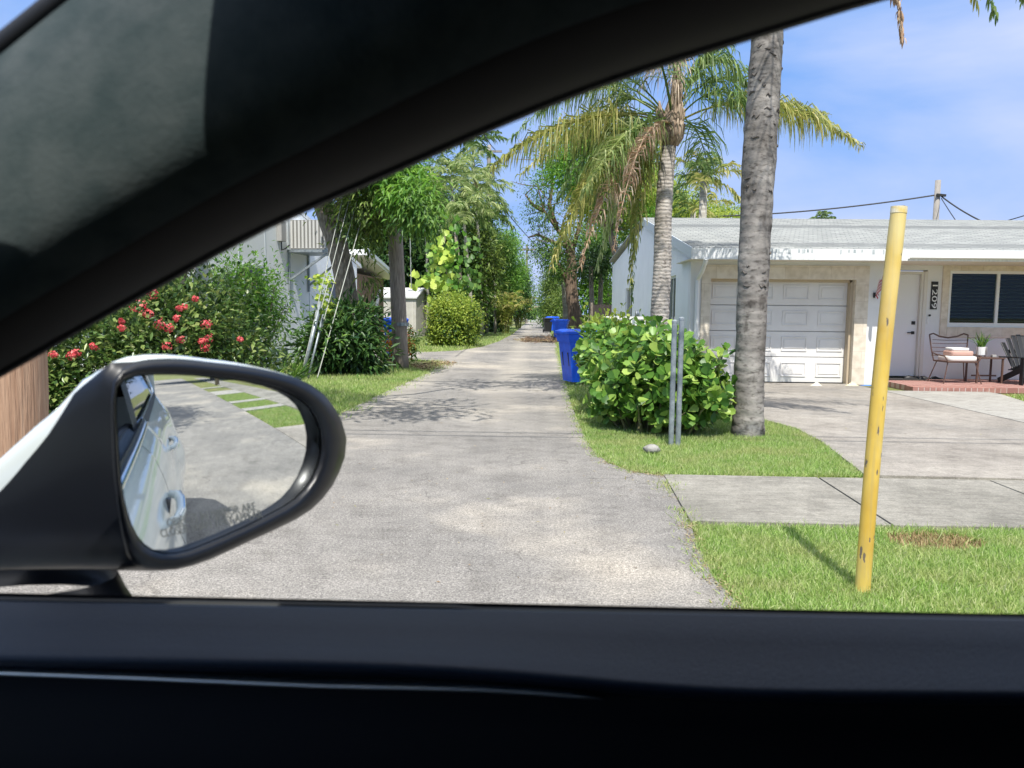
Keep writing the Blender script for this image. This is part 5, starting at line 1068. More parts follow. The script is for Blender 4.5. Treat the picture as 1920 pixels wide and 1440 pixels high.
# brown trunk tree with bare branches, right of alley
Y = 40.0
t0 = D(1078, 640, Y); t0[2] = -.05
bt = empty('tree', t0, 'red brown thick trunked tree with bare branches right of the alley', 'tree')
q = trunk_mb([t0, D(1078, 590, Y), D(1070, 540, Y), D(1072, 490, Y), D(1066, 450, Y)], [.38, .34, .30, .26, .2], 14, .06)
br = [[D(1066, 455, Y), D(1045, 430, Y), D(1020, 395, Y), D(1008, 350, Y)], [D(1045, 430, Y), D(1030, 385, Y), D(1038, 340, Y), D(1030, 300, Y)], [D(1070, 480, Y), D(1085, 430, Y), D(1100, 370, Y), D(1090, 310, Y)],
      [D(1020, 395, Y), D(1000, 385, Y), D(985, 365, Y)], [D(1066, 460, Y), D(1040, 455, Y), D(1010, 440, Y), D(990, 445, Y)], [D(1070, 540, Y), D(1050, 500, Y), D(1040, 480, Y)], [D(1090, 400, Y), D(1130, 360, Y), D(1150, 320, Y)]]
for p_ in br: q.tube(p_, list(np.linspace(.14, .03, len(p_))), 7, jit=.1)
for i in range(46):
    p_ = br[rng.integers(0, len(br))]; a = p_[rng.integers(1, len(p_))]; e = a + rng.normal(size=3) * [.9, .9, .7]; q.tube([a, (a + e) / 2 + rng.normal(size=3) * .1, e], [.03, .02, .008], 4)
q.build('trunk', M['barkred'], bt, smooth=True)
foliage('crown', [E(1015, 400, Y, 35, 25, .8), E(1010, 350, Y, 25, 20, .7), E(1040, 450, Y, 45, 25, 1), E(1045, 500, Y, 30, 22, .9), E(1030, 470, Y, 40, 20, 1), E(1105, 330, Y, 30, 30, 1)], M['l_mid'], bt, density=6, cl_r=.5, per=18, ll=.18, lw=.06)
t0 = D(1063, 640, 42); t0[2] = 0
q = trunk_mb([t0, D(1060, 560, 42), D(1055, 500, 42)], [.2, .17, .12], 10); r_ = empty('tree', t0, 'pale thin trunk standing left of the red brown tree', 'tree'); q.build('trunk', M['palmthin'], r_, smooth=True); foliage('crown', [E(1050, 490, 42, 22, 26, .7)], M['l_dark'], r_, density=6, cl_r=.5, per=16, ll=.26, lw=.08)
# thin multi trunks on right behind house
for i, (a_, b_) in enumerate((((1112, 600), (1108, 500)), ((1124, 600), (1128, 490)))):
    s_ = D(*a_, 38 + i); s_[2] = 0; r_ = empty('tree', s_, ['slim grey trunk beside the dark board fence, left one', 'slim grey trunk beside the dark board fence, right one'][i], 'tree', 'slim trunks by the board fence'); trunk_mb([s_, D(*b_, 38 + i)], [.16, .10], 8).build('trunk', M['bark'], r_, smooth=True)
    foliage('crown', [E(b_[0], b_[1] - 10, 38 + i, 30, 26, .8)], M['l_dark'], r_, density=6, cl_r=.5, per=18, ll=.24, lw=.09)

# ---- palms
def palm(name, label, base, topc, r0, r1, fronds, bark, group=None, ring=False, crown=None, shaft=True):
    r = empty(name, base, label, 'palm tree', group); k = 60 if ring else 14
    P_ = [np.array(base) * (1 - t) + np.array(topc) * t for t in np.linspace(0, 1, k)]
    R_ = [(r0 * (1 - t) + r1 * t) * (1 + (.05 * ((i % 3) / 2 - .5) if ring else 0)) for i, t in enumerate(np.linspace(0, 1, k))]
    q = MB(); q.tube(P_, R_, 16, jit=.012); q.build('trunk', M[bark], r, smooth=True)
    return r
def arch_crown(par, c, n, ln, up, droop, mats, ll, lw, nl=34, az0=0, seed_el=(-.3, 1.2)):
    for i in range(n):
        az = az0 + i * 2.399 + rng.normal() * .2; el = seed_el[0] + (seed_el[1] - seed_el[0]) * ((i + .5) / n); l = ln * rng.uniform(.85, 1.1)
        d = np.array([math.cos(az) * math.cos(el), math.sin(az) * math.cos(el), math.sin(el)]); p0 = np.array(c); p1 = p0 + d * l * .55; p2 = p0 + d * l * [.95, .95, .75] + np.array([0, 0, -droop * l * (1 - .3 * el)])
        V, F = frond_arr(p0, p1, p2, nl, ll, lw, .7, .4); npmesh('frond', V, F, M[mats[i % len(mats)]], par)
def bez_frond(par, a, m_, e, mat, Y0=None, **kw):
    V, F = frond_arr(a, m_, e, **kw); return npmesh('frond', V, F, M[mat], par)
# palm A (drooping queen palm)
YA = 13.2
ba = D(1232, 650, YA); ba[2] = -.05; ca = D(1253, 275, YA)
pa_ = empty('palm_tree', ba, 'queen palm with hanging fronds and a slender ringed trunk before the gable', 'palm tree')
pts = [ba, D(1237, 590, YA), D(1242, 500, YA), D(1243, 420, YA), D(1247, 350, YA), ca]
P_ = []; 
for i in range(5):
    for t in np.linspace(0, 1, 14)[:-1]: P_.append(pts[i] * (1 - t) + pts[i + 1] * t)
P_.append(pts[-1]); k = len(P_)
for _ in range(3): P_ = [P_[0]] + [(P_[i - 1] + P_[i] + P_[i + 1]) / 3 for i in range(1, k - 1)] + [P_[-1]]
R_ = [(.165 - .035 * i / k) * (1 + .045 * ((i % 3) / 2 - .5)) for i in range(k)]
q = MB(); q.tube(P_, R_, 18, jit=.02); q.build('trunk', M['palmA'], pa_, smooth=True)
q = MB(); q.tube([ca, D(1256, 250, YA), D(1262, 220, YA), D(1268, 180, YA), D(1270, 120, YA)], [.12, .20, .17, .10, .05], 14, jit=.08)
for i in range(26):
    a = rng.uniform(0, 6.28); z_ = rng.uniform(0, .55); c = ca + np.array([.02, 0, z_ * .7]); d_ = np.array([math.cos(a), math.sin(a), 0])
    q.tube([c + d_ * .10, c + d_ * .19 + np.array([0, 0, .12]), c + d_ * .24 + np.array([0, 0, .34])], [.05, .04, .015], 6)
q.build('crown_base', M['crownshaft'], pa_, smooth=True)
cz = D(1262, 235, YA)
def A_(px, py, dy=0.0): return D(px, py, YA + dy)
kwg = dict(nl=100, ll=.74, lw=.024, droop=1.2, rag=.3, start=.26, rw=.026)
bez_frond(pa_, cz, A_(1100, 170, -.6), A_(925, 310, -1.2), 'fr_yel', **{**kwg, 'start': .30, 'nl': 170, 'droop': 1.8, 'll': .85})
bez_frond(pa_, cz, A_(1130, 60, .8), A_(960, 260, 1.0), 'fr_green', **kwg)
bez_frond(pa_, cz, A_(1140, 40, -.2), A_(1010, 215, -.5), 'fr_green', **kwg)
bez_frond(pa_, cz, A_(1150, 100, .5), A_(1060, 330, .9), 'fr_green', **kwg)
bez_frond(pa_, cz, A_(1130, 200, -.6), A_(1035, 500, -.9), 'fr_yel', **{**kwg, 'droop': 1.5, 'nl': 130})
bez_frond(pa_, cz, A_(1150, 190, .3), A_(1080, 400, .7), 'fr_green', **{**kwg, 'droop': 1.4})
bez_frond(pa_, cz, A_(1170, 180, -.8), A_(1110, 430, -1.1), 'fr_green', **{**kwg, 'droop': 1.4})
bez_frond(pa_, cz, A_(1200, 180, -1.5), A_(1150, 470, -2.2), 'fr_dead', **{**kwg, 'droop': 2.6, 'll': .34, 'nl': 80})
bez_frond(pa_, cz, A_(1205, 200, -.3), A_(1180, 545, -.4), 'fr_yel', **{**kwg, 'droop': 2.6, 'll': .5, 'nl': 120})
bez_frond(pa_, cz, A_(1185, 200, .2), A_(1185, 560, .2), 'fr_green', **{**kwg, 'droop': 2.4, 'll': .5})
bez_frond(pa_, cz, A_(1165, 230, -.9), A_(1088, 500, -1.5), 'fr_dead', **{**kwg, 'droop': 2.5, 'll': .45})
bez_frond(pa_, cz, A_(1180, 220, .4), A_(1145, 420, .5), 'fr_tan', **{**kwg, 'droop': 2.5, 'll': .5})
bez_frond(pa_, cz, A_(1330, 20, -.2), A_(1410, 175, -.4), 'fr_green', **kwg)
bez_frond(pa_, cz, A_(1310, 90, .6), A_(1390, 60, 1.0), 'fr_green', **{**kwg, 'll': .5})
bez_frond(pa_, cz, A_(1340, 60, .5), A_(1490, 230, .9), 'fr_green', **kwg)
bez_frond(pa_, cz, A_(1420, 130, .2), A_(1615, 275, .2), 'fr_yel', **{**kwg, 'start': .25, 'nl': 130, 'ppl': 0} if False else {**kwg, 'start': .25, 'nl': 190, 'll': .74, 'droop': 1.5})
bez_frond(pa_, cz, A_(1400, 140, -.2), A_(1600, 262, -.3), 'fr_yel', **{**kwg, 'start': .35, 'nl': 150, 'll': .6})
bez_frond(pa_, cz, A_(1370, 160, .8), A_(1560, 215, 1.3), 'fr_yel', **{**kwg, 'll': .4})
bez_frond(pa_, cz, A_(1290, 30, 1.2), A_(1200, -40, 1.6), 'fr_green', **kwg)
bez_frond(pa_, cz, A_(1240, 40, -.8), A_(1180, 70, -1.3), 'fr_green', **kwg)
bez_frond(pa_, cz, A_(1310, 200, 1.2), A_(1330, 330, 2.0), 'fr_green', **{**kwg, 'nl': 60})
bez_frond(pa_, A_(1266, 200), A_(1272, 120, 0), A_(1285, 30, 0), 'fr_tan', nl=110, ll=.5, lw=.014, droop=2.4, rag=.5, start=.05)
bez_frond(pa_, A_(1275, 130), A_(1250, 60, -.2), A_(1200, 170, -.3), 'fr_tan', nl=90, ll=.5, lw=.012, droop=1.6, rag=.6, start=.05)
for (mx_, my_, ex_, ey_, dm, de, mt_, kk) in ((1140, 160, 975, 330, .4, .8, 'fr_yel', {}), (1160, 200, 1060, 440, -.2, .1, 'fr_yel', {'droop': 1.7}), (1190, 210, 1120, 500, .1, .3, 'fr_pale', {'droop': 2.0}),
        (1185, 190, 1095, 360, -1.0, -1.5, 'fr_pale', {'droop': 1.6}), (1170, 140, 1020, 420, .9, 1.6, 'fr_green', {'droop': 1.6}), (1120, 110, 990, 190, .2, .3, 'fr_pale', {}), (1360, 100, 1440, 250, -.6, -1.0, 'fr_green', {'ll': .6}), ):
    bez_frond(pa_, cz, A_(mx_, my_, dm), A_(ex_, ey_, de), mt_, **{**kwg, **kk})
# palm B (big trunk)
gB = G(1402, 815); YB_ = gB[1]
pb_ = empty('palm_tree', (gB[0], YB_, 0), 'thick grey palm trunk on the grass corner between bush and driveway', 'palm tree')
keyp = [(1402, 818, 31), (1403, 770, 28), (1405, 700, 27), (1409, 600, 27), (1413, 500, 28), (1418, 400, 28), (1423, 300, 30), (1430, 200, 29), (1436, 110, 28), (1440, 40, 27), (1447, -80, 25), (1452, -230, 21)]
P_ = []; R_ = []
for i in range(len(keyp) - 1):
    a_, c_ = keyp[i], keyp[i + 1]; pa1, pc1 = D(a_[0], a_[1], YB_), D(c_[0], c_[1], YB_)
    for t in np.linspace(0, 1, 9)[:-1]: P_.append(pa1 * (1 - t) + pc1 * t); R_.append(((a_[2] * (1 - t) + c_[2] * t)) * YB_ / FPX)
P_.append(D(1452, -230, YB_)); R_.append(21 * YB_ / FPX); P_[0][2] = -.05
k = len(P_); V = []; n_ = 40
ph_ = rng.uniform(0, 6.28, 12)
for i, (p, r) in enumerate(zip(P_, R_)):
    row = []
    for j in range(n_):
        a = 2 * math.pi * j / n_; rr = r * (1 + .010 * math.sin(i * 2.1 + ph_[0]) + .010 * math.sin(i * .83) + .014 * math.sin(3 * a + i * .7) + .012 * math.sin(7 * a + i * 1.9) + rng.normal() * .003)
        row.append((p[0] + rr * math.cos(a), p[1] + rr * math.sin(a), p[2]))
    V.append(row)
q = MB(); q.grid(V, close=True)
q.cur = 1   # broken leaf scars: small raised chips
for i in range(46):
    t = rng.uniform(.33, .86); idx = int(t * (k - 2)); p = P_[idx]; r = R_[idx]; a = rng.uniform(math.pi * 1.05, math.pi * 1.95); h_ = rng.uniform(.02, .05); w_ = rng.uniform(.1, .28)
    ang = [a - w_, a - w_ * .3, a + w_ * .4, a + w_]; z = p[2]
    ptsa = [(p[0] + (r * 1.01) * math.cos(x_), p[1] + (r * 1.01) * math.sin(x_), z + rng.normal() * .012) for x_ in ang]
    q.tube(ptsa, [.002, .009, .012, .002], 5)
q.build('trunk', [M['palmB'], P('dark_scar', (.05, .045, .04), (.14, .12, .105), 20, .95)], pb_, smooth=True)
cB = D(1452, -230, YB_); cB = cB + np.array([0, 0, .1])
q = MB(); q.tube([cB - [0, 0, .2], cB + [0, 0, .5], cB + [0, 0, 1.0]], [.2, .22, .08], 12); q.build('crown_base', M['crownshaft'], pb_, smooth=True)
def B_(px, py, dy=0.0): return D(px, py, YB_ + dy)
kb = dict(nl=90, ll=.65, lw=.024, droop=1.3, rag=.25)
bez_frond(pb_, cB + [0, 0, .4], B_(1740, -330, -.3), B_(1868, 30, -.5), 'fr_green', **{**kb, 'll': .55, 'nl': 140})
bez_frond(pb_, cB + [0, 0, .3], B_(1800, -300, .3), B_(1930, 5, .2), 'fr_green', **kb)
bez_frond(pb_, cB + [0, 0, .2], B_(1660, -300, 0), B_(1692, 70, -.1), 'fr_dead', **{**kb, 'll': .46, 'droop': 1.7, 'lw': .018, 'start': .3, 'nl': 330})
bez_frond(pb_, cB + [0, 0, .3], B_(1740, -330, -.1), B_(1835, 12, -.2), 'fr_yel', **{**kb, 'll': .6, 'nl': 150})
for i in range(15):
    az = i * 2.399; el = .1 + .9 * (i / 15); l = 2.9; d = np.array([math.cos(az) * math.cos(el), math.sin(az) * math.cos(el), math.sin(el)]); c = cB + [0, 0, .4]
    if math.sin(az) < -.2 and abs(math.cos(az)) > .5: el += .3
    V, F = frond_arr(c, c + d * l * .55 + [0, 0, .2], c + d * l * [.95, .95, .6] + [0, 0, -.45], 60, .6, .026, 1.1, .4); npmesh('frond', V, F, M[['fr_green', 'fr_yel', 'fr_green'][i % 3]], pb_)

# slender palms on the left behind the vine
def slim_palm(px_base, px_top, py_top, Y, label, n=16, ln=1.9, mats=('fr_green', 'fr_pale', 'fr_pale'), r=.075, ll=.66, lw=.06, seeds=False):
    c = D(px_top, py_top, Y); b0 = D(px_base, 640, Y); b0[2] = 0
    r_ = empty('palm_tree', b0, label, 'palm tree', 'slender palms left of the alley')
    q = MB(); q.tube([b0 * (1 - t) + c * t + np.array([.06 * math.sin(t * 5), 0, 0]) for t in np.linspace(0, 1, 12)], [r * (1.15 - .35 * t) for t in np.linspace(0, 1, 12)], 10); q.build('trunk', M['palmthin'], r_, smooth=True)
    arch_crown(r_, c, n, ln, 1, .28, mats, ll, lw, nl=30, seed_el=(-.45, 1.25))
    if seeds: foliage('seed_cluster', [(c + [0, -.3, -.35], (.3, .2, .2))], M['l_orange'], r_, density=60, cl_r=.2, per=10, ll=.06, lw=.04)
    return r_
slim_palm(868, 848, 330, 36, 'slender palm above the yellow green vine, its crown leftmost', n=18, ln=2.7)
slim_palm(884, 872, 395, 35, 'shorter slender palm with a crown low over the vine', n=16, ln=2.0, seeds=False)
slim_palm(902, 895, 345, 40, 'slender palm with orange seed clusters under its crown', n=18, ln=2.6, seeds=True)
slim_palm(905, 888, 268, 41, 'tallest slender palm, its tip touching the car pillar', n=12, ln=2.1, mats=('fr_green',), lw=.08, ll=.6)
slim_palm(928, 922, 400, 46, 'slender palm just right of the tall grey utility pole', n=11, ln=1.5, mats=('fr_green',), lw=.08)
slim_palm(800, 800, 355, 39, 'slender palm hidden behind the bright leafy branches', n=13, ln=1.8)
# climbing vine with large light leaves
vi = empty('vine', (-3.6, 27, 0), 'climbing vine with large yellow green leaves on the slender palms', 'vine')
for (px_, py_, rx, ry, n, s, mt) in ((828, 460, 20, 22, 26, .34, 'l_poth'), (822, 520, 30, 22, 44, .32, 'l_poth'), (850, 470, 26, 60, 60, .24, 'l_bright'), (862, 540, 22, 60, 50, .2, 'l_mid'), (808, 480, 14, 40, 24, .22, 'l_mid'), (878, 500, 20, 60, 40, .22, 'l_mid')):
    c = D(px_, py_, 33.5); k_ = 33.5 / FPX; s *= 1.25; n = int(n * 1.2); pos = c + rng.normal(size=(n, 3)) * [rx * k_ * .6, .3, ry * k_ * .6]
    V, F = leaves_arr(pos, nrm(rdir(n) * .6 + [0, -.2, -.8]), nrm(rdir(n) * .5 + [0, -1, .6]), s * rng.uniform(.7, 1.2, n), s * .8, 'round'); npmesh('leaves', V, F, M[mt], vi)
q = MB()
for px_ in (838, 860): q.tube([D(px_, 640, 34), D(px_ + 5, 540, 34), D(px_ - 6, 440, 34)], [.11, .09, .06], 8, jit=.15)
q.build('stem', M['bark'], vi, smooth=True)
# low undergrowth left side
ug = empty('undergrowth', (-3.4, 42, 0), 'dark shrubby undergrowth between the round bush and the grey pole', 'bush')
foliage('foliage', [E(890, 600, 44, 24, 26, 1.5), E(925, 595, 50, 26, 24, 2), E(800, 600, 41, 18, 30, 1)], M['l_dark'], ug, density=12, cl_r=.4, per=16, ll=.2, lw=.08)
# yellow areca palms
for i, (px_, Y, lab) in enumerate(((948, 46, 'yellow clumping palm on the left alley edge, nearer one'), (972, 60, 'yellow clumping palm on the left alley edge, farther one'))):
    c = D(px_, 600, Y); c[2] = .1; r_ = empty('clumping_palm', c, lab, 'palm tree', 'yellow clumping palms')
    for j in range(26):
        az = j * 2.399; l = rng.uniform(1.8, 3.0); out_ = rng.uniform(.3, 1.2); d = np.array([math.cos(az), math.sin(az), 0])
        V, F = frond_arr(c + d * .2, c + d * out_ * .4 + [0, 0, l], c + d * (out_ + .5) + [0, 0, l * .85], 22, .5, .05, .6, .4); npmesh('frond', V, F, M[['fr_yel', 'l_yel', 'fr_yel'][j % 3]], r_)
# palms behind the right house and beyond
for (px_, py_, Y, ln, lab, n) in ((1320, 330, 24, 1.6, 'palm with yellowish fronds behind the ringed palm trunk', 13), (1540, 416, 46, 1.2, 'tiny palm top peeping over the right house ridge', 9), (1300, 390, 32, 1.8, 'low palm crown above the left end of the right house roof', 11)):
    c = D(px_, py_, Y); r_ = empty('palm_tree', (c[0], Y, 0), lab, 'palm tree'); q = MB(); q.tube([(c[0], Y, 0), c], [.16, .11], 10); q.build('trunk', M['palmthin'], r_, smooth=True)
    arch_crown(r_, c, n, ln, 1, .3, ('fr_yel', 'fr_green', 'fr_yel') if py_ < 400 else ('fr_green',), .5, .05, nl=30, seed_el=(-.4, 1.2))
# street trees seen in the mirror / casting shade behind
tree('shade_tree', 'broad street tree behind the car across the street', 'tree', [(11.0, -6.2, 0), (11, -6.2, 3.5)], [.3, .22], [((11, -5.2, 6), (3, 3, 2)), ((12.6, -4.8, 6.6), (2.4, 2.6, 1.8)), ((9.4, -5.2, 6.4), (2, 2.4, 1.6))], 'l_mid', density=4, cl_r=.7, per=22, ll=.3, lw=.14)
tree('shade_tree', 'small street tree further behind the car', 'tree', [(24.0, 8.2, 0), (24, 8.2, 2.5)], [.22, .16], [((24, 8.2, 4.2), (2.6, 2.6, 1.8)), ((25.5, 7.4, 4.6), (2, 2, 1.5))], 'l_dark', density=4, cl_r=.7, per=22, ll=.3, lw=.14)
tree('shade_tree', 'tall dark street tree farthest behind the car', 'tree', [(40.0, 6.0, 0), (40, 6.0, 3)], [.3, .2], [((40, 6, 5.5), (3.4, 3.4, 2.6)), ((42, 1, 5.2), (4, 4, 2.2)), ((44, 8, 5.0), (4, 4, 2.6))], 'l_dark', density=3, cl_r=.9, per=22, ll=.4, lw=.2)
tree('shade_tree', 'tree rising from the flowering hedge, its crown hidden by the car pillar', 'tree', [(-4.5, 9.5, 0), (-4.3, 9.2, 2.6), (-3.6, 8.6, 4.2)], [.16, .12, .09], [((-2.7, 7.6, 5.6), (1.6, 1.2, .6)), ((-1.3, 7.2, 6.3), (1.1, .9, .4)), ((-3.9, 8.6, 5.8), (1.5, 1.3, .8)), ((-.4, 10.2, 7.6), (1.0, .8, .3))], 'l_mid', density=2.2, cl_r=.5, per=20, ll=.3, lw=.07)
# -------- CAR
exec_car = True
car = empty('car', (0.6, -.14, 0), 'white car the photo is taken from, with its black trimmed side mirror', 'car')
M['carpaint'] = P('white_car_paint', (.66, .71, .70), rough=.32, coat=1.0, spec=.5)
M['trim'] = P('door_trim_plastic', (.009, .017, .032), (.012, .021, .040), 900, .48, .25, bscale=700, spec=.4)
M['tint'] = P('tinted_glass', (.01, .014, .012), rough=.03, spec=.7)
M['softblack'] = P('soft_black_trim', (.004, .004, .0045), rough=.7, spec=.2)
M['rubber'] = P('black_rubber', (.008, .008, .008), rough=.5, spec=.4)
M['gloss'] = P('mirror_black_plastic', (.007, .008, .011), rough=.33, spec=.5)
M['pillar'] = P('pillar_fabric', (.036, .050, .052), (.062, .075, .076), 30, .95, .1, spec=.1, bscale=300)
M['chrome'] = P('satin_chrome', (.80, .81, .76), rough=.42, metal=1.0)
M['chrome2'] = P('bright_chrome', (.75, .77, .80), rough=.08, metal=1.0)
m, nt, mb_ = newmat('mirror_silver'); mb_.inputs['Base Color'].default_value = (.86, .90, .90, 1); mb_.inputs['Metallic'].default_value = 1; mb_.inputs['Roughness'].default_value = .0; M['mirror'] = m
def interp(x, pts):
    xs_ = [p[0] for p in pts]; ys_ = [p[1] for p in pts]; return float(np.interp(x, xs_, ys_))
def smooth_px(pts, xs_):
    return [interp(x, pts) for x in xs_]
# door panel / sill
cols = list(range(-700, 2700, 50))
top = lambda x: 1131 + (x - 220) * .0176
foldp = [(-700, 1232), (0, 1240), (300, 1244), (600, 1250), (750, 1255), (900, 1263), (1050, 1275), (1200, 1289), (1350, 1299), (1500, 1303), (2700, 1312)]
def fold(x): return (interp(x - 50, foldp) + interp(x, foldp) + interp(x + 50, foldp)) / 3
def row(fn, Yd): return [D(x, fn(x), Yd) for x in cols]
b = MB()
b.grid([row(lambda x: top(x) + 40, .640), row(lambda x: top(x) + 6, .615), row(top, .600), row(lambda x: top(x) + 3, .590), row(lambda x: top(x) + (fold(x) - top(x)) * .35, .572), row(lambda x: top(x) + (fold(x) - top(x)) * .7, .550), row(lambda x: fold(x) - 14, .536), row(lambda x: fold(x) - 3, .532), row(lambda x: fold(x) + 6, .536), row(lambda x: fold(x) + 14, .552)])
b.build('sill_trim', M['trim'], car, smooth=True)
b = MB(); b.tube([D(x, top(x) - 1 + (2 if x < 900 else 6), .604) for x in cols], .0042, 8); b.build('window_seal', M['rubber'], car, smooth=True)
b = MB(); b.grid([row(lambda x: fold(x) + 10, .556), row(lambda x: fold(x) + 60, .552), row(lambda x: 1400, .535), row(lambda x: 1500, .528), row(lambda x: 2100, .52), row(lambda x: 3200, .53)]); b.build('door_panel', M['softblack'], car, smooth=True)
strip_c = [(-300, 1252), (0, 1257), (300, 1268), (600, 1281), (750, 1284), (900, 1288), (1000, 1294), (1080, 1301), (1130, 1308)]
sc_ = [x for x in range(-300, 1131, 22)]
R = []
for dy, Yd in ((-8, .556), (-6, .546), (0, .537), (5, .535), (8, .548)):
    R.append([D(x, interp(x, strip_c) + 2 + dy * interp(x, [(-300, 1), (600, 1), (900, 1), (1080, .7), (1130, .05)]), Yd) for x in sc_])
b = MB(); b.grid(R); b.build('trim_strip', M['chrome'], car, smooth=True)
# pillar & headliner
Lp = [(-420, 935), (-250, 835), (-100, 752), (0, 697), (100, 640), (200, 583), (300, 528), (400, 472), (500, 420), (600, 375), (700, 332), (800, 288), (900, 244), (1000, 202), (1100, 163), (1200, 128), (1300, 97), (1400, 67), (1500, 36), (1600, 6), (1750, -35), (1950, -80), (2300, -140), (2700, -180)]
Upx = [(-760, 640), (-600, 520), (-420, 400), (-290, 300), (-170, 220), (-60, 150), (10, 92), (90, 28), (150, -20), (215, -75), (290, -140), (370, -210), (460, -290), (560, -360), (680, -420), (800, -470), (930, -520), (1060, -560), (1200, -600), (1340, -640), (1520, -680), (1760, -720), (2150, -760), (2600, -800)]
prof = [(0, .528), (.02, .512), (.05, .497), (.10, .480), (.17, .462), (.25, .449), (.33, .441), (.42, .438), (.55, .440), (.7, .446), (.85, .456), (.96, .468), (1.0, .480)]
R = []
for t, dd in prof:
    R.append([D(l[0] + (u[0] - l[0]) * t, l[1] + (u[1] - l[1]) * t, dd) for l, u in zip(Lp, Upx)])
b = MB(); b.grid(R)
npill = 9
sd_rows = R
o = b.build('pillar_trim', [M['pillar'], M['softblack']], car, smooth=True)
mi = []
nc = len(Lp) - 1
for i in range(len(prof) - 1):
    for j in range(nc): mi.append(0 if True else 1)
# lower lip of the trim takes the soft black material
mi = [1 if (k // nc) < 4 else 0 for k in range(len(o.data.polygons))]
o.data.polygons.foreach_set('material_index', mi)
sm = o.modifiers.new('sub', 'SUBSURF'); sm.levels = 1; sm.render_levels = 2
b = MB(); b.tube([D(l[0] , l[1] - 8, .53) for l in Lp], .0065, 8); b.build('door_seal', M['rubber'], car, smooth=True)
b = MB(); b.tube([D(u[0] - 2, u[1] - 6, .484) for u in Upx[:14]], .0075, 8); b.build('windshield_seal', M['rubber'], car, smooth=True)
# outer skin of pillar + roof rail (white), kept behind the trim
b = MB(); b.grid([[D(l[0] + 6, l[1] - 22, .55) for l in Lp], [D(l[0] - 20, l[1] - 60, .575) + [0, .01, .0] for l in Lp], [D(l[0] + (u[0] - l[0]) * .45, l[1] + (u[1] - l[1]) * .45, .54) for l, u in zip(Lp, Upx)], [D(l[0] + (u[0] - l[0]) * .8, l[1] + (u[1] - l[1]) * .8, .51) for l, u in zip(Lp, Upx)]])
b.build('roof_rail', M['carpaint'], car, smooth=True)
XH = -.178   # front edge of the roof header
b = MB()
ysr = np.linspace(-.85, .47, 15)
def rtop(y): return 1.725 - .055 * ((y + .19) / .66) ** 4
R = [[(x, y, rtop(y) - (.0 if x < 2.2 else (x - 2.2) * .18) - (.03 if x < XH + .01 else 0)) for y in ysr] for x in (XH, XH + .12, .4, 1.2, 2.0, 2.4, 2.8)]
b.grid(R); b.build('roof', M['carpaint'], car, smooth=True)
b = MB(); R = [[(x, y, rtop(y) - .06 + (.015 if x > XH + .05 else .012)) for y in ysr] for x in (XH, XH + .06, .4, 1.2, 2.4)]; b.grid(R); b.build('headliner', M['softblack'], car, smooth=True)
b = MB(); b.add([(XH + .03, -.2, 1.635), (XH + .03, .30, 1.635), (-.46, .41, 1.465), (-.46, -.2, 1.48), (XH + .03, -.2, 1.648), (XH + .03, .30, 1.648), (-.46, .41, 1.478), (-.46, -.2, 1.493)], [(0, 1, 2, 3), (7, 6, 5, 4), (0, 4, 5, 1), (1, 5, 6, 2), (2, 6, 7, 3), (3, 7, 4, 0)]); b.build('sill_sun_blocker', M['softblack'], car)  # unseen visor-shaped panel added to keep the sun off the sill
# windshield glass
b = MB(); tl = D(150, -30, .484)
hd = [(XH, y, rtop(y) - .045) for y in (-.85, -.2, .40)]; cw = [(-1.15, y, 1.02) for y in (-.98, -.2, .62)]
b.add([hd[0], hd[1], hd[2], cw[2], cw[1], cw[0]], [(0, 1, 4, 5), (1, 2, 3, 4)])
m, nt, g_ = newmat('car_glass'); N = nt.nodes.new; L = nt.links.new
tr = N('ShaderNodeBsdfTransparent'); tr.inputs['Color'].default_value = (.93, .96, .95, 1); gl_ = N('ShaderNodeBsdfGlossy'); gl_.inputs['Roughness'].default_value = 0.0
ms = N('ShaderNodeMixShader'); ms.inputs[0].default_value = .04; L(tr.outputs[0], ms.inputs[1]); L(gl_.outputs[0], ms.inputs[2]); L(ms.outputs[0], nt.nodes['Material Output'].inputs['Surface']); M['carglass'] = m
b.build('windshield', M['carglass'], car, smooth=True)
b = MB(); b.add([(-1.1, -.95, 1.0), (-1.1, .58, 1.0), (-.55, .56, 1.02), (-.55, -.9, 1.02), (-.5, .56, .6), (-.5, -.9, .6)], [(0, 1, 2, 3), (3, 2, 4, 5)]); b.build('dashboard', M['softblack'], car)
# body side (passenger side), as door skins with a bulging section
sec = [(.640, 1.105), (.668, 1.085), (.700, 1.05), (.730, .99), (.755, .93), (.775, .86), (.80, .80), (.835, .74), (.855, .62), (.85, .5), (.825, .40), (.79, .30), (.73, .22)]
def bump_y(x, z):
    d = 0
    d += .045 * math.exp(-((x - 2.25) / .45) ** 2) * math.exp(-((z - .72) / .28) ** 2)     # rear haunch
    if x > 2.2: d -= .16 * ((x - 2.2) / 1.2) ** 2
    if x < -.6: d -= .12 * ((-.6 - x) / 1.0) ** 2
    if x > .9 and z > 1.0: d -= .02
    return d
def skin(x0, x1, n, name, side=1):
    q = MB(); R = []
    for x in np.linspace(x0, x1, n):
        zr = .0 if x < .5 else .05 * min(1, (x - .5) / 1.8)
        R.append([(x, side * (y + bump_y(x, z)) - (0 if side > 0 else .28), z + zr * max(0, (z - .7) / .4)) for y, z in sec])
    q.grid(R); return q.build(name, M['carpaint'], car, smooth=True)
for side in (1, -1):
    skin(-1.9, -.62, 14, 'fender', side); fdr = skin(-.612, .50, 16, 'front_door_skin', side); rdr = skin(.508, 1.60, 16, 'rear_door_skin', side); skin(1.608, 3.3, 20, 'rear_fender', side)
    if side == 1: fdo_, rdo_ = fdr, rdr
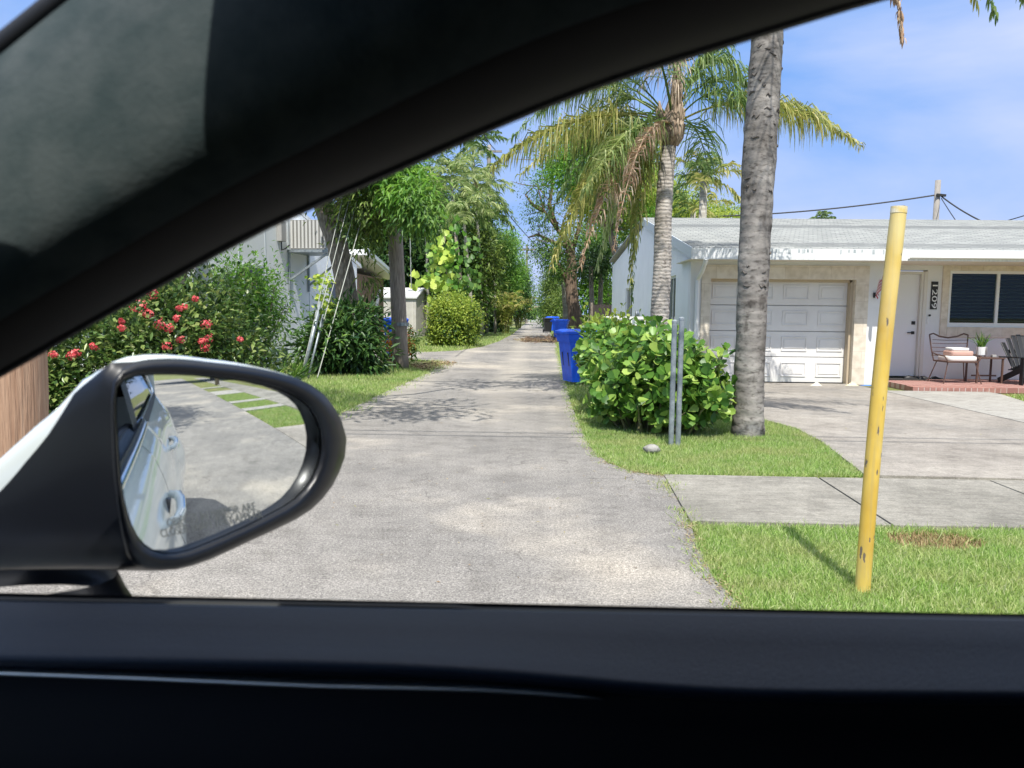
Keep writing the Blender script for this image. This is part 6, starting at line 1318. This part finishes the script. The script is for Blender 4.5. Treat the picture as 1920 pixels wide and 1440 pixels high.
b = MB(); b.grid([[(x, y, z) for y in np.linspace(-.98, .60, 9)] for x, z in ((-2.15, .6), (-2.1, .85), (-1.9, .98), (-1.5, 1.03), (-1.12, 1.05))]); b.build('hood', M['carpaint'], car, smooth=True)
b = MB(); b.grid([[(x, y, z) for y in np.linspace(-.93, .62, 7)] for x, z in ((2.8, 1.52), (3.2, 1.2), (3.3, .9), (3.35, .5))]); b.build('tailgate', M['carpaint'], car, smooth=True)
b = MB(); b.box(-1.8, 3.2, -.95, .66, .2, .26); b.build('floor_pan', M['softblack'], car)
b = MB(); b.box(.55, 1.9, -.75, .40, .26, .55); b.build('rear_seat', M['softblack'], car)
for nm, ycs in (('passenger_seat', (.12, .42)), ('driver_seat', (-.85, -.42))):
    if nm == 'driver_seat':
        b = MB(); b.prism([(.05, ycs[0]), (.6, ycs[0]), (.6, ycs[1]), (.05, ycs[1])], .3, .55); b.grid([[(.55, y_, .5), (.72, y_, 1.0), (.80, y_, 1.25), (.9, y_, 1.25), (.82, y_, .9), (.68, y_, .5)] for y_ in (ycs[0], ycs[0] + .06, ycs[1] - .06, ycs[1])]); b.build('driver_seat', M['softblack'], car, smooth=False)
b = MB(); b.grid([[(x, -.905, 1.1), (x, -.86, 1.36), (x, -.78, 1.66)] for x in np.linspace(.45, 2.2, 6)]); b.build('far_side_opaque_pane', M['softblack'], car)  # opaque pane added to cut fill light inside the cabin
b = MB(); b.grid([[(x, -.905, 1.1), (x, -.86, 1.36), (x, -.79, 1.66)] for x in (-.55, -.1, .44)]); b.build('far_door_opaque_pane', M['tint'], car)  # dark closed pane added so less light enters from the driver's side
b = MB(); b.grid([[(2.3, y_, 1.15), (2.75, y_, 1.55)] for y_ in (-.9, -.2, .5)]); b.build('rear_opaque_pane', M['softblack'], car)  # opaque black pane, added with the far ones to darken the cabin
# handles
def handle(x, par):
    q = MB(); z = .93; y = .755 + bump_y(x, z)
    pts_ = [(x - .10, y - .005, z - .006), (x - .09, y + .02, z - .003), (x - .03, y + .034, z), (x + .05, y + .034, z + .004), (x + .10, y + .024, z + .008), (x + .112, y - .003, z + .009)]
    q.tube(pts_, [.012, .014, .015, .015, .014, .012], 12); h = q.build('door_handle', M['carpaint'], par, smooth=True)
    q = MB(); q.tube([(x, y - .012, z), (x, y + .002, z)], .032, 18); q.build('handle_cup', M['gloss'], par, smooth=True)
    q = MB(); q.tube([(p[0], p[1] + .008, p[2] + .012) for p in pts_[1:5]], .0035, 6); q.build('handle_chrome', M['chrome2'], h, smooth=True)
handle(.36, fdo_); handle(1.42, rdo_)
# belt moulding, side glass and roof rail behind the b pillar
def ry(x): return .0
b = MB(); b.tube([(x, .652 - (.02 if x > .9 else 0), 1.108 + .05 * max(0, (x - .5) / 1.8)) for x in np.linspace(-.7, 2.3, 30)] + [(2.36, .62, 1.2), (2.30, .585, 1.30), (1.9, .54, 1.47), (1.4, .515, 1.60)], .011, 10); b.build('window_chrome', M['chrome2'], car, smooth=True)
b = MB(); b.grid([[(x, .655, 1.09 + .05 * max(0, (x - .5) / 1.8)), (x, .64, 1.13 + .05 * max(0, (x - .5) / 1.8))] for x in np.linspace(-.7, 2.3, 12)]); b.build('belt_rubber', M['rubber'], car)
b = MB(); b.grid([[(x, .625, 1.12 + .05 * max(0, (x - .5) / 1.8)), (x, .56, 1.36), (x, .49, min(1.60, 1.62 - max(0, x - 1.6) * .25))] for x in np.linspace(.76, 2.2, 12)]); b.build('rear_side_glass', M['tint'], car, smooth=True)
b = MB(); b.grid([[(.60, .632, 1.10), (.64, .565, 1.36), (.70, .49, 1.61)], [(.76, .634, 1.10), (.78, .567, 1.36), (.80, .492, 1.61)]]); b.build('b_pillar', M['rubber'], car)
b = MB(); b.grid([[(2.2, .63, 1.14), (2.1, .57, 1.38), (1.9, .49, 1.60)], [(3.2, .60, 1.16), (2.95, .54, 1.38), (2.7, .47, 1.58)]]); b.build('c_pillar', M['carpaint'], car, smooth=True)
b = MB(); b.grid([[(x, .515, 1.625), (x, .505, 1.66), (x, .46, 1.69)] for x in np.linspace(XH + .05, 2.6, 12)]); b.build('roof_edge', M['carpaint'], car, smooth=True)
def wheel(x, y):
    q = MB(); q.tube([(x, y - .11, .33), (x, y - .10, .33), (x, y + .10, .33), (x, y + .11, .33)], [.29, .33, .33, .29], 32); wo = q.build('wheel', M['rubber'], car, smooth=True)
    q = MB(); s = 1 if y > 0 else -1
    q.tube([(x, y + s * .112, .33), (x, y + s * .118, .33)], .06, 16)
    for k in range(5):
        a = k * 2 * math.pi / 5; q.bar((x, y + s * .114, .33), (x + .22 * math.cos(a), y + s * .114, .33 + .22 * math.sin(a)), .05, .012)
    q.build('rim', M['chrome'], wo)
wheel(-1.35, .68); wheel(2.25, .70); wheel(-1.35, -.96); wheel(2.25, -.98)

# ---- side mirror
R_S = 1.35
GO = [(219, 749), (222, 728), (233, 713), (255, 706), (290, 703), (328, 703), (365, 705), (401, 709), (438, 713), (474, 719), (510, 727), (540, 738), (560, 749), (577, 763), (589, 783), (597, 803), (600, 825), (599, 850), (593, 873), (582, 898), (568, 918), (550, 936), (529, 950), (493, 969), (456, 987), (419, 1004), (383, 1019), (355, 1030), (328, 1036), (305, 1036), (286, 1030), (270, 1019), (257, 1003), (247, 983), (240, 962), (234, 938), (229, 910), (225, 870), (222, 822), (219, 780)]
RO = [(208, 752), (212, 715), (230, 690), (262, 679), (292, 675), (330, 674), (370, 677), (401, 681), (440, 685), (480, 691), (520, 699), (556, 709), (584, 722), (608, 740), (627, 764), (641, 790), (650, 822), (647, 856), (637, 884), (624, 910), (606, 934), (583, 956), (555, 974), (510, 996), (470, 1014), (430, 1033), (392, 1050), (360, 1061), (330, 1068), (300, 1070), (275, 1068), (252, 1060), (238, 1040), (230, 1010), (224, 980), (220, 950), (215, 910), (211, 870), (209, 822), (208, 785)]
Pm = D(412, 865, .79)
d1 = ray(378, 690); r_dir = np.array([1.0, .10, 0.0]); r_dir /= np.linalg.norm(r_dir); n1_ = r_dir - d1; n1_ /= np.linalg.norm(n1_)
lo, hi = .4, 1.2
def fS(t): Cs = CAM + d1 * t - n1_ * R_S; return np.linalg.norm(Pm - Cs) - R_S
ts = np.linspace(.4, 1.2, 400); fs = [fS(t) for t in ts]; tb_ = None
for i in range(399):
    if fs[i] * fs[i + 1] <= 0: tb_ = ts[i] + (ts[i + 1] - ts[i]) * fs[i] / (fs[i] - fs[i + 1]); break
if tb_ is None: tb_ = ts[int(np.argmin(np.abs(fs)))]
Cs = CAM + d1 * tb_ - n1_ * R_S
def onS(px, py, off=0.0):
    d = ray(px, py); o_ = CAM - Cs; R__ = R_S + off; B_q = o_ @ d; C_q = o_ @ o_ - R__ * R__; disc = B_q * B_q - C_q
    if disc < 0: disc = 0
    return CAM + d * (-B_q - math.sqrt(disc))
nM = (Pm - Cs) / R_S                       # mirror normal at centre
print('mirror', tb_, nM, Pm)
def onP(px, py, off=0.0):                  # plane through Pm, offset along the normal
    d = ray(px, py); return CAM + d * (((Pm + nM * off - CAM) @ nM) / (d @ nM))
sm_ = MB(); cx_, cy_ = 410, 868
rings = [[onS(cx_ + (x - cx_) * t, cy_ + (y - cy_) * t) for x, y in GO] for t in (0.0012, .15, .3, .45, .6, .75, .88, 1.0)]
# housing: rim lip -> outer surface back
def loop(pts, off): return [onP(x, y, off) for x, y in pts]
GI = [(cx_ + (x - cx_) * 1.015, cy_ + (y - cy_) * 1.015) for x, y in GO]
mid_ = [((g[0] * .62 + r[0] * .38), (g[1] * .62 + r[1] * .38)) for g, r in zip(GO, RO)]
mid2 = [((g[0] * .2 + r[0] * .8), (g[1] * .2 + r[1] * .8)) for g, r in zip(GO, RO)]
hsg = MB()
L_in = loop(GI, -.016); L_a = loop(GI, .004); L_b = loop(mid_, .010); L_c = loop(mid2, .008); L_d = loop(RO, -.002)
hsg.grid([L_in, L_a, L_b, L_c, L_d], close=True)
anchor = onP(225, 1062, 0)
ax_dir = np.array([-.93, .10, -.07]); ax_dir /= np.linalg.norm(ax_dir)
shell = [L_d]
zb = anchor[2]
for (t, sz, sy) in ((.012, 1.03, 1.0), (.04, .955, .99), (.065, .83, .95), (.09, .735, .88), (.115, .63, .76), (.145, .50, .56), (.165, .34, .3)):
    lp = []
    for p in L_d:
        q_ = np.array(p, float); dz = q_[2] - zb; dl = q_ - anchor; dl[2] = 0
        lp.append(anchor + dl * sy + np.array([0, 0, dz * sz]) + ax_dir * t)
    shell.append(lp)
hb = hsg.build('side_mirror', M['gloss'], car, smooth=True)
# split the shell: upper/outer part white, lower inner part black
n_ = len(RO); white = MB(); black = MB()
def lp_at(lp, u):
    i0 = math.floor(u); f_ = u - i0; return np.array(lp[i0 % n_]) * (1 - f_) + np.array(lp[(i0 + 1) % n_]) * f_
fine = []
for i in range(len(shell) - 1):
    for t in (0, .25, .5, .75): fine.append((i + t, [np.array(a_) * (1 - t) + np.array(b_) * t for a_, b_ in zip(shell[i], shell[i + 1])]))
fine.append((len(shell) - 1, shell[-1]))
WR = []; BR = []
for i, lp in fine:
    b0 = 3.2 - 1.25 * i + .05 * i * i; b1 = 24
    WR.append([lp_at(lp, b0 + (b1 - b0) * k / 44) for k in range(45)]); BR.append([lp_at(lp, b1 + (b0 + n_ - b1) * k / 40) for k in range(41)])
white.grid(WR[1:]); black.grid(BR); black.grid([[lp_at(fine[0][1], 3.2 + (20.8) * k / 44) for k in range(45)], WR[1]])
black.add(shell[-1], [tuple(range(n_))])
for q_, nm, mt in ((white, 'mirror_cover', M['carpaint']), (black, 'lower_cover', M['gloss'])):
    o = q_.build(nm, mt, hb, smooth=True)
    import bmesh
    bm2 = bmesh.new(); bm2.from_mesh(o.data); bmesh.ops.remove_doubles(bm2, verts=bm2.verts, dist=1e-5); bmesh.ops.recalc_face_normals(bm2, faces=bm2.faces); bm2.to_mesh(o.data); bm2.free()
gl = MB(); gl.grid(rings, close=True); gl.add(rings[0], [tuple(range(len(GO)))])
go = gl.build('mirror_glass', M['mirror'], hb, smooth=True, recalc=False)
# exact sphere normals
nmz = [tuple((np.array(v.co) - (Cs)) / np.linalg.norm(np.array(v.co) - Cs)) for v in go.data.vertices]
go.data.normals_split_custom_set_from_vertices(nmz)
if go.data.polygons[0].normal.dot(Vector(nM)) < 0: go.data.flip_normals(); go.data.normals_split_custom_set_from_vertices(nmz)
# warning lettering on the glass
tx = MB()
for s, (x0_, y0_), (x1_, y1_) in (('OBJECTS IN MIRROR ARE', (314, 982), (480, 950)), ('CLOSER THAN THEY APPEAR', (302, 1002), (492, 964))):
    V, F = text_mesh(s, 1.0); w_ = max(v[0] for v in V) - min(v[0] for v in V); mx_ = min(v[0] for v in V); ln_ = math.hypot(x1_ - x0_, y1_ - y0_); k_ = ln_ / w_; ux, uy = (x1_ - x0_) / ln_, (y1_ - y0_) / ln_
    hk = 15.5 / .7
    tx.add([onS(x0_ + ux * (v[0] - mx_) * k_ + uy * v[1] * hk * 1.0, y0_ + uy * (v[0] - mx_) * k_ - ux * v[1] * hk, .0006) for v in V], F)
tx.build('warning_text', P('etched_grey', (.22, .23, .22), rough=.6), hb, recalc=False)
# mirror foot on the door
q = MB()
ft = [onP(120, 1060, -.03)]
R = []
for t_, w_, yy_ in ((0, .125, 1140), (.3, .122, 1126), (.7, .118, 1108), (1, .112, 1080)):
    c = D(40 - 8 * t_, yy_, .69 + .02 * t_); R.append([(c[0] + w_ * .85 * math.cos(a), c[1] + w_ * .5 * math.sin(a), c[2]) for a in np.linspace(0, 2 * math.pi, 21)[:-1]])
q.grid(R, close=True); q.build('mirror_foot', M['gloss'], hb, smooth=True)
